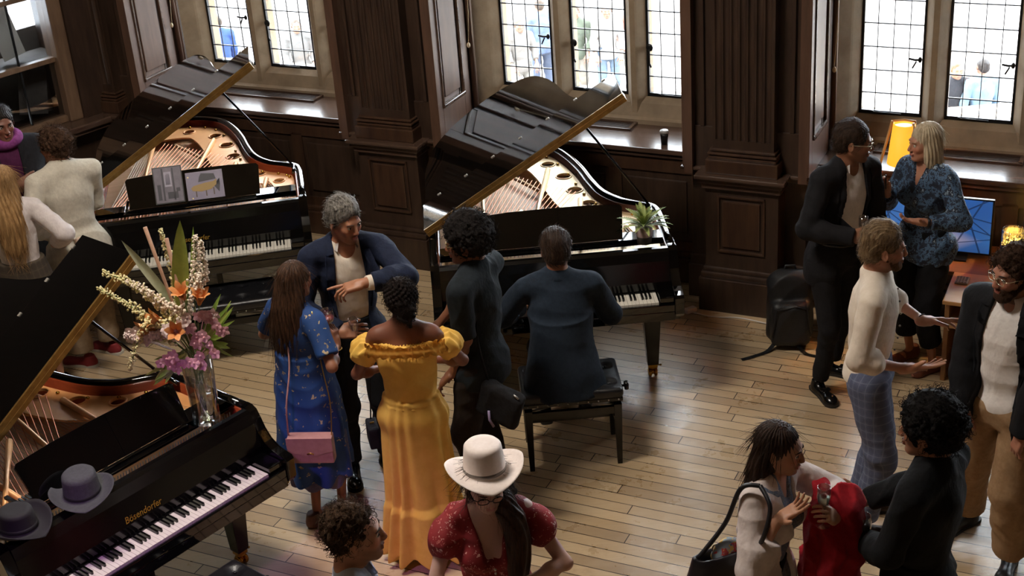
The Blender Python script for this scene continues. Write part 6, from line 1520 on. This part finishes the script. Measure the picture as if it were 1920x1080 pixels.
F = SDF((-.28, -.28, .24), (.28, .28, .62), .007); F.etube([((0, 0, .29), .195, .175), ((0, 0, .58), .19, .17)], .0); F.displace(lambda P: .008 * np.sin(np.arctan2(P[:, 0], P[:, 1]) * 8)); sdf_obj('lining', F, fabric('mauve_lining', '#575068', '#6b6480'), f.root)
m = MB(); m.tube([Vector((.16 + .035 * math.sin(z * 3), -.02 + .0 * z, z)) for z in (.45, .6, .8, 1.0)], .003, 5); m.build('side_seam', BLU, f.root)
f.shoes(mat('sandal_brown', '#5a3826', .5), None, .24, width=.04)
flute('short-stemmed glass with a pink drink held up by the woman in the blue dress', f, 1, '#a0505a', (0, 0, .055), 'wine')
MB().tube([Vector(f.wrR + v3(.026 * math.cos(a), .026 * math.sin(a), -.03)) for a in [2 * PI * k / 14 for k in range(15)]], .003, 6).build('bracelet', CHAIN, f.root)
# pink bag
pb = empty('pink_handbag', (f.root.location.x + .02, f.root.location.y - .250, .54), -.12, 'pink flap handbag on a thin strap across the back of the blue dress', 'bag')
PKL = noisy('pink_leather', '#a1746c', '#ad8078', .45, 30, bump=.08); MB().box((-.125, -.035, 0), (.125, .035, .165), .012).build('bag_body', PKL, pb)
m = MB(); m.prism([(-.127, .165), (.127, .165), (.127, .085), (.0, .045), (-.127, .085)], .036, .042, RX(PI / 2)); m.build('flap', PKL, pb); MB().tube([(-.018, -.044, .068), (0, -.046, .074), (.018, -.044, .068)], .004, 8).build('clasp', CHAIN, pb)
lz = f.root.location; pbl = pb.location; A1 = Vector((-.12, 0, .16)); sh_w = wrt(f, f.shL * .35 + f.N * .65) + Vector((-.02, -.07, .035)) - pbl; sh_w2 = wrt(f, f.shR * .6 + f.N * .4) + Vector((.04, -.06, .05)) - pbl
R_ = RZ(.12); MB().tube(crom([A1, R_ @ Vector((-.10, -.005, .36)), R_ @ (sh_w * .6 + Vector((-.02, -.03, .06))), R_ @ sh_w], 8), .005, 6).build('strap', PKL, pb); MB().tube(crom([Vector((.12, 0, .16)), R_ @ Vector((.13, .03, .34)), R_ @ (sh_w2 * .6 + Vector((.06, -.04, .06))), R_ @ sh_w2], 8), .0035, 6).build('chain', CHAIN, pb)
# ------------------------------------------------------------------ 10 grey-haired man in the navy blazer
f = Fig('grey-haired man in a navy blazer over a cream shirt, pointing, facing the camera', -.94, 7.37, 196, 1.84, 'm', '#a87458',
    pose(196, (222, -14, 0), lean=(.02, -.03), LH=(.13, -.33, 1.42), LE=(1, .1, -.25), RH=(-.04, -.30, 1.12), RE=(-.9, .1, -.5), Lh=dict(d=(-.95, -.25, -.1), n=(0, .2, -1), curls=(.05, .55, .7, .8), thumb=.5), Rh=dict(d=(.9, -.15, .05), n=(.1, .6, -.4), curl=.65, thumb=.5)), 1.03)
f.body(beard=('#6a5a4c', .25)).face_bits('#3a302a')
f.hair('short', hair_mat('hair_grey', '#3f3a36', '#8b857d'), top=.012, vol=.005, seed=6)
f.trousers(BLACKC, r=(.1, .075, .07, .055), seed=20); f.top('shirt', CREAM, .006, 1.9, 21, hem=-.05, neck=.05, amp=.002); f.collar(WHITEC, gap=1.3); f.top('blazer', NAVY, .024, 1.93, 22, hem=-.20, hemw=.015, fn=front_open(.085, .075)); f.lapels(NAVY, f.last, (.085, .075)); f.shoes(LEATHB, SOLED)
flute('wine glass held low by the man in the navy blazer', f, 1, None, (.02, -.02, -.02))
# ------------------------------------------------------------------ 11 man with afro, black shirt
f = Fig('man with a dark afro, glasses and a charcoal short-sleeved shirt, turned to the left', -.20, 6.95, 62, 1.80, 'm', '#7a4e38',
    pose(62, (88, -6, 0), lean=(.01, -.01), LH=(-.16, -.10, .93), LE=(.8, -.5, -.1), RH=(-.30, .25, .98), RE=(.2, 1, -.2), Lh=dict(d=(-.6, .1, -.6), curl=.5), Rh=dict(curl=.5)), .98)
f.body().face_bits('#120c0a').glasses('#c2a06a', thick=.0022)
f.hair('curly', curl_mat('curl_afro', '#141110', '#2a2422'), vol=.030, seed=4, curls=260, cr=.0145, top=.020)
f.trousers(fabric('dark_trousers', '#1c1512', '#261c17'), seed=23, r=(.098, .080, .075, .06)); f.top('shirt', fabric('charcoal_shirt', '#151a1e', '#1c2227', .85), .018, .88, 24, hem=-.14, hemw=.02, arm_add=.008, neck=0); f.collar(MATS['charcoal_shirt'], gap=.6); f.shoes(LEATHB, SOLED)
cbg = empty('crossbody_bag', f.root.location + Vector((.09, -.20, .74)), -.5, 'black bag with bright trinkets hanging at the hip of the man with the afro', 'bag'); F = SDF((-.17, -.08, -.12), (.17, .08, .22), .007); F.box((0, 0, .03), (.13, .045, .11), rot_xyz(0, .35, 0), .03, 0); F.displace(lambda P: fold(P, .006, 20, 3)); sdf_obj('bag_body', F, fabric('bag_canvas', '#131214', '#1c1a1c'), cbg)
MB().tube([(-.05, -.05, .0), (-.045, -.06, -.05), (-.02, -.06, -.09)], .008, 6).build('key_fob', mat('fob_lilac', '#8a7a9c', .4), cbg); MB().tube([(.10, -.03, .12), (.13, -.03, .10)], .006, 6).build('metal_clip', STRING, cbg)
MB().tube(crom([(-.06, -.0, .13), (-.10, -.02, .45), (-.12, .10, .72)], 8), .008, 6).build('strap', BLACKC, cbg)
# ------------------------------------------------------------------ 12 pianist
f = Fig('man in a dark blue-grey jacket seated at the middle piano, seen from behind', .27, 7.40, 0, 1.82, 'm', '#9c6c52',
    dict(pelvis=(0, -.02, .625 - .983), lean=(.0, .10), head=(0, -10, 0), RH=(.24, .42, .81), LH=(-.24, .42, .81), RE=(.7, -.5, -.9), LE=(-1, -.4, -.7), RF=(.14, .48, 0, -5), LF=(-.12, .44, 0, 5), RK=(.1, 1, 1), LK=(-.1, 1, 1), Rh=dict(d=(-.1, 1, -.15), n=(0, 0, -1), curl=.35), Lh=dict(d=(.1, 1, -.15), n=(0, 0, -1), curl=.35)), 1.04)
f.body().face_bits()
f.hair('short', hair_mat('hair_brown', '#231812', '#3d2c20'), vol=.005, top=.010, seed=9)
f.trousers(BLACKC, seed=25); f.top('shirt', WHITEC, .0, 1.9, 26, hem=-.04, amp=.001, arm_add=-.004); f.collar(WHITEC, gap=.8)
def drape(F, s): pass
lo, hi = f.box(.08, legs=False, head=False); lo[2] = .46; lo[1] -= .08
F = SDF(lo, hi, .0055); f.torso(F, 1.0, 1.0, .05); F.etube([((0, -.05, .50), .235, .165), ((0, -.03, .62), .205, .150), ((0, -.01, .78), .165, .120), ((0, .0, .92), .145, .10)], .07)
for sg in (1, -1): f.arm(F, sg, 1.95, .004, .016, 1, (.048, .044, .044, .036))
F.inflate(.018); F.displace(lambda P: fold(P, .005, 18, 30)); F.cap(f.N, f.hc, .055, .06, .006, 'sub'); front_open(.06, .06)(F, f); sdf_obj('jacket', F, SUITG, f.root); f.lapels(SUITG, F, (.06, .06)); f.shoes(LEATHB, SOLED)
MB().tube([Vector(f.front(F, 0, w, -1, -.004)) for w in np.linspace(.0, .46, 14)], .0016, 5).build('back_seam', SUITG, f.root)
# ------------------------------------------------------------------ 13 man bottom left of centre, pale blue shirt
f = Fig('man with short brown curls in a pale blue shirt at the bottom edge', -.68, 4.40, -82, 1.77, 'm', '#b07c60', pose(-82, (-84, 2, 0), RH=(.05, -.3, .95), LH=(.05, .3, .95)))
f.body(beard=('#3a281e', .3)).face_bits('#22160f')
f.hair('curly', curl_mat('curl_chestnut', '#2e2016', '#5a4330'), vol=-.006, seed=11, curls=60, cr=.018, top=.016)
PBL = fabric('pale_blue_shirt', '#b4c0d8', '#c4cee0')
f.trousers(NAVY, seed=27); f.top('shirt', PBL, .012, 1.9, 28, hem=-.05, neck=0)
f.collar(PBL, gap=.7); f.shoes(LEATHB, SOLED)
# ------------------------------------------------------------------ 14-16 group at the left edge
f = Fig('man in a cream overshirt, beige trousers and red sneakers, back turned', -2.95, 9.05, 34, 1.77, 'm', '#96664e',
    pose(34, (66, -4, 0), LH=(-.14, -.02, 1.02), LE=(-.3, -.9, -.4), RH=(-.10, .30, 1.05), RE=(.9, 0, -.5), LF=(-.12, -.02, 0, 75), RF=(.02, .16, 0, 60)), 1.0)
f.body().face_bits('#241811'); f.hair('curly', curl_mat('curl_light_brown', '#33231a', '#5a4130'), vol=.006, seed=13, curls=120, cr=.017, top=.010)
f.trousers(fabric('sand_cotton', '#8f7a62', '#a08b72'), r=(.105, .088, .084, .074), seed=30); f.top('overshirt', fabric('cream_linen', '#b8b0a0', '#c8c0b0', .85, 40), .024, 1.9, 31, hem=-.22, hemw=.045, arm_add=.006, neck=0); f.collar(MATS['cream_linen'], gap=.5); f.shoes(mat('red_canvas', '#7a1c20', .7), SOLE)
f = Fig('long-haired blonde woman in a white blouse and brown checked skirt', -3.24, 8.72, 12, 1.66, 'f', '#a87c66',
    pose(12, (30, -5, 0), RH=(.22, .10, 1.05), RE=(1, -.6, -.5), LH=(-.2, .2, 1.0), Rh=dict(d=(.5, .6, .2), curl=.5), RF=(.08, 0, 0, 10), LF=(-.08, 0, 0, 20)))
f.body(legs=True).face_bits('#6a4a30')
f.hair('long', hair_mat('hair_golden', '#7a5a38', '#b08a5c'), zlo=f.hc[2] - .52, fn=fall(f, [(0, -.055, -.04, .080, .056), (0, -.095, -.15, .088, .05), (0, -.135, -.26, .088, .042), (0, -.15, -.38, .07, .03), (0, -.15, -.45, .035, .02)]), vol=.002)
f.top('blouse', fabric('white_satin', '#c2b6b4', '#d2c8c4', .6), .016, 1.75, 33, hem=.05, arm_add=.014, amp=.004)
F = SDF((-.3, -.3, .40), (.3, .3, 1.08), .008); F.etube([((0, 0, .45), .235, .215), ((0, 0, .80), .195, .165), ((0, 0, 1.0), .150, .128)], 0); F.displace(lambda P: .008 * np.sin(np.arctan2(P[:, 0], P[:, 1]) * 7) * (P[:, 2] < .85)); sdf_obj('skirt', F, plaid('brown_check', '#3d3226', '#2a2118', '#5a4c3a', 18), f.root); f.shoes(LEATHB, length=.24, width=.04)
tb = empty('tote_bag', wrt(f, f.elR + v3(.06, .03, -.50)), .1, 'pale fabric tote hanging from the arm of the blonde woman at the left edge', 'bag'); F = SDF((-.14, -.12, -.05), (.14, .12, .52), .008); F.etube([((0, 0, 0), .10, .05), ((0, 0, .20), .07, .04), ((0, 0, .44), .02, .02)], 0); F.displace(lambda P: .007 * np.sin(P[:, 0] * 60 + P[:, 1] * 20)); sdf_obj('bag_cloth', F, fabric('tote_cotton', '#b09684', '#c4aa98'), tb)
f = Fig('person in a black jacket with a purple scarf, arms folded, at the left picture edge', -3.49, 9.62, 205, 1.80, 'm', '#7a5040',
    pose(205, (215, -8, 0), RH=(.12, -.24, 1.28), RE=(-1, 0, -.6), LH=(-.06, -.24, 1.22), LE=(1, 0, -.6), Rh=dict(d=(1, 0, 0), n=(0, 1, 0)), Lh=dict(d=(-1, 0, 0), n=(0, 1, 0))), 1.05)
f.body().face_bits('#120c0a'); f.hair('short', hair_mat('hair_black', '#120e0c', '#2a221e'), vol=.006, seed=14)
f.trousers(BLACKC, seed=35); f.top('jumper', fabric('plum_knit', '#3c1230', '#4c1a3e'), .014, 0, 36, hem=-.10); f.top('jacket', fabric('black_jacket', '#141317', '#1b1a1f'), .032, 1.95, 37, hem=-.14, arm_add=.006, fn=front_open(.055, .07)); f.shoes(LEATHB, SOLED)
m = MB(); m.torus(tuple(f.N + f.U * .03 + f.R[:, 1] * .01), .085, .034, 30, 12, RX(-.25) @ Matrix.Diagonal((1.1, 1.0, 1.2, 1))); m.build('scarf', fabric('purple_scarf', '#6a2c62', '#84407a', .9, 30, .4), f.root)
# ------------------------------------------------------------------ passers-by on the street outside
SZ = -3.0
def street(label, x, y, yaw, H, shirt, trous, hairc, skin='#6e5040', seed=0):
    q = Fig(label, x, y, yaw, H, 'm', skin, dict(RH=(.2, .18, .95), LH=(-.2, .18, .95))); q.body(h=.009, arms=True).hair('short', hair_mat('h' + hairc[1:], hairc, hairc), seed=seed, h=.009)
    q.trousers(fabric('t' + trous[1:], trous, trous), seed=seed, h=.011); q.top('shirt', fabric('s' + shirt[1:], shirt, shirt), .02, 1.6, seed, h=.010, hem=-.1); q.shoes(LEATHB); q.root.location.z = SZ + .0
street('passer-by in a black jacket seen through the right window, facing the hall', 6.17, 18.3, 180, 1.72, '#232327', '#41444a', '#4b3e31', seed=1)
street('passer-by in a light blue shirt seen from behind through the right window', 6.50, 18.2, 10, 1.76, '#586d7e', '#626f7c', '#231d1a', seed=2)
street('bald passer-by in a white top and jeans seen through the middle window', 1.84, 22.4, 180, 1.78, '#85807c', '#4e5b6a', '#7c6859', seed=3)
street('passer-by in a dark green jacket beside the one in the white top, middle window', 1.35, 22.6, 170, 1.74, '#494f44', '#6d6860', '#41372f', seed=4)
street('passer-by in a salmon top outside the middle window', 2.30, 22.8, 190, 1.70, '#80554a', '#55514a', '#41372f', seed=5)
street('passer-by in a blue top seen through the left light of the middle window', .80, 23.0, 20, 1.78, '#58657e', '#4e5668', '#41372f', seed=6)
street('passer-by in grey seen at the left edge of the middle window', .42, 22.2, 200, 1.70, '#635f5b', '#6d6a65', '#55473b', seed=7)
street('passer-by in a royal blue shirt seen through the far left window', -4.55, 23.4, 20, 1.80, '#273a68', '#374159', '#2d251d', seed=8)
street('passer-by in grey and orange seen through the far left window', -3.2, 23.0, 190, 1.75, '#585654', '#494844', '#41372f', seed=9)
# ------------------------------------------------------------------ groups of repeated things
for o in list(COL.objects):
    if o.parent or 'label' not in o: continue
    c, l = o.get('category'), o['label']
    if c == 'piano': o['group'] = 'black grand pianos with raised lids'
    elif c == 'bench': o['group'] = 'black padded piano benches'
    elif c == 'glass': o['group'] = 'glasses held by the guests'
    elif c == 'monitor': o['group'] = 'blue-lit monitors on the desk'
    elif c == 'hat' and not o.parent: o['group'] = 'hats lying on the nearest piano'
    elif c == 'sheet': o['group'] = 'sheets leaning behind the left window'
    elif c == 'photo': o['group'] = 'photos on the far left piano'
    elif c == 'person': o['group'] = 'passers-by on the street' if l.startswith(('passer-by', 'bald passer-by')) else 'guests in the hall'
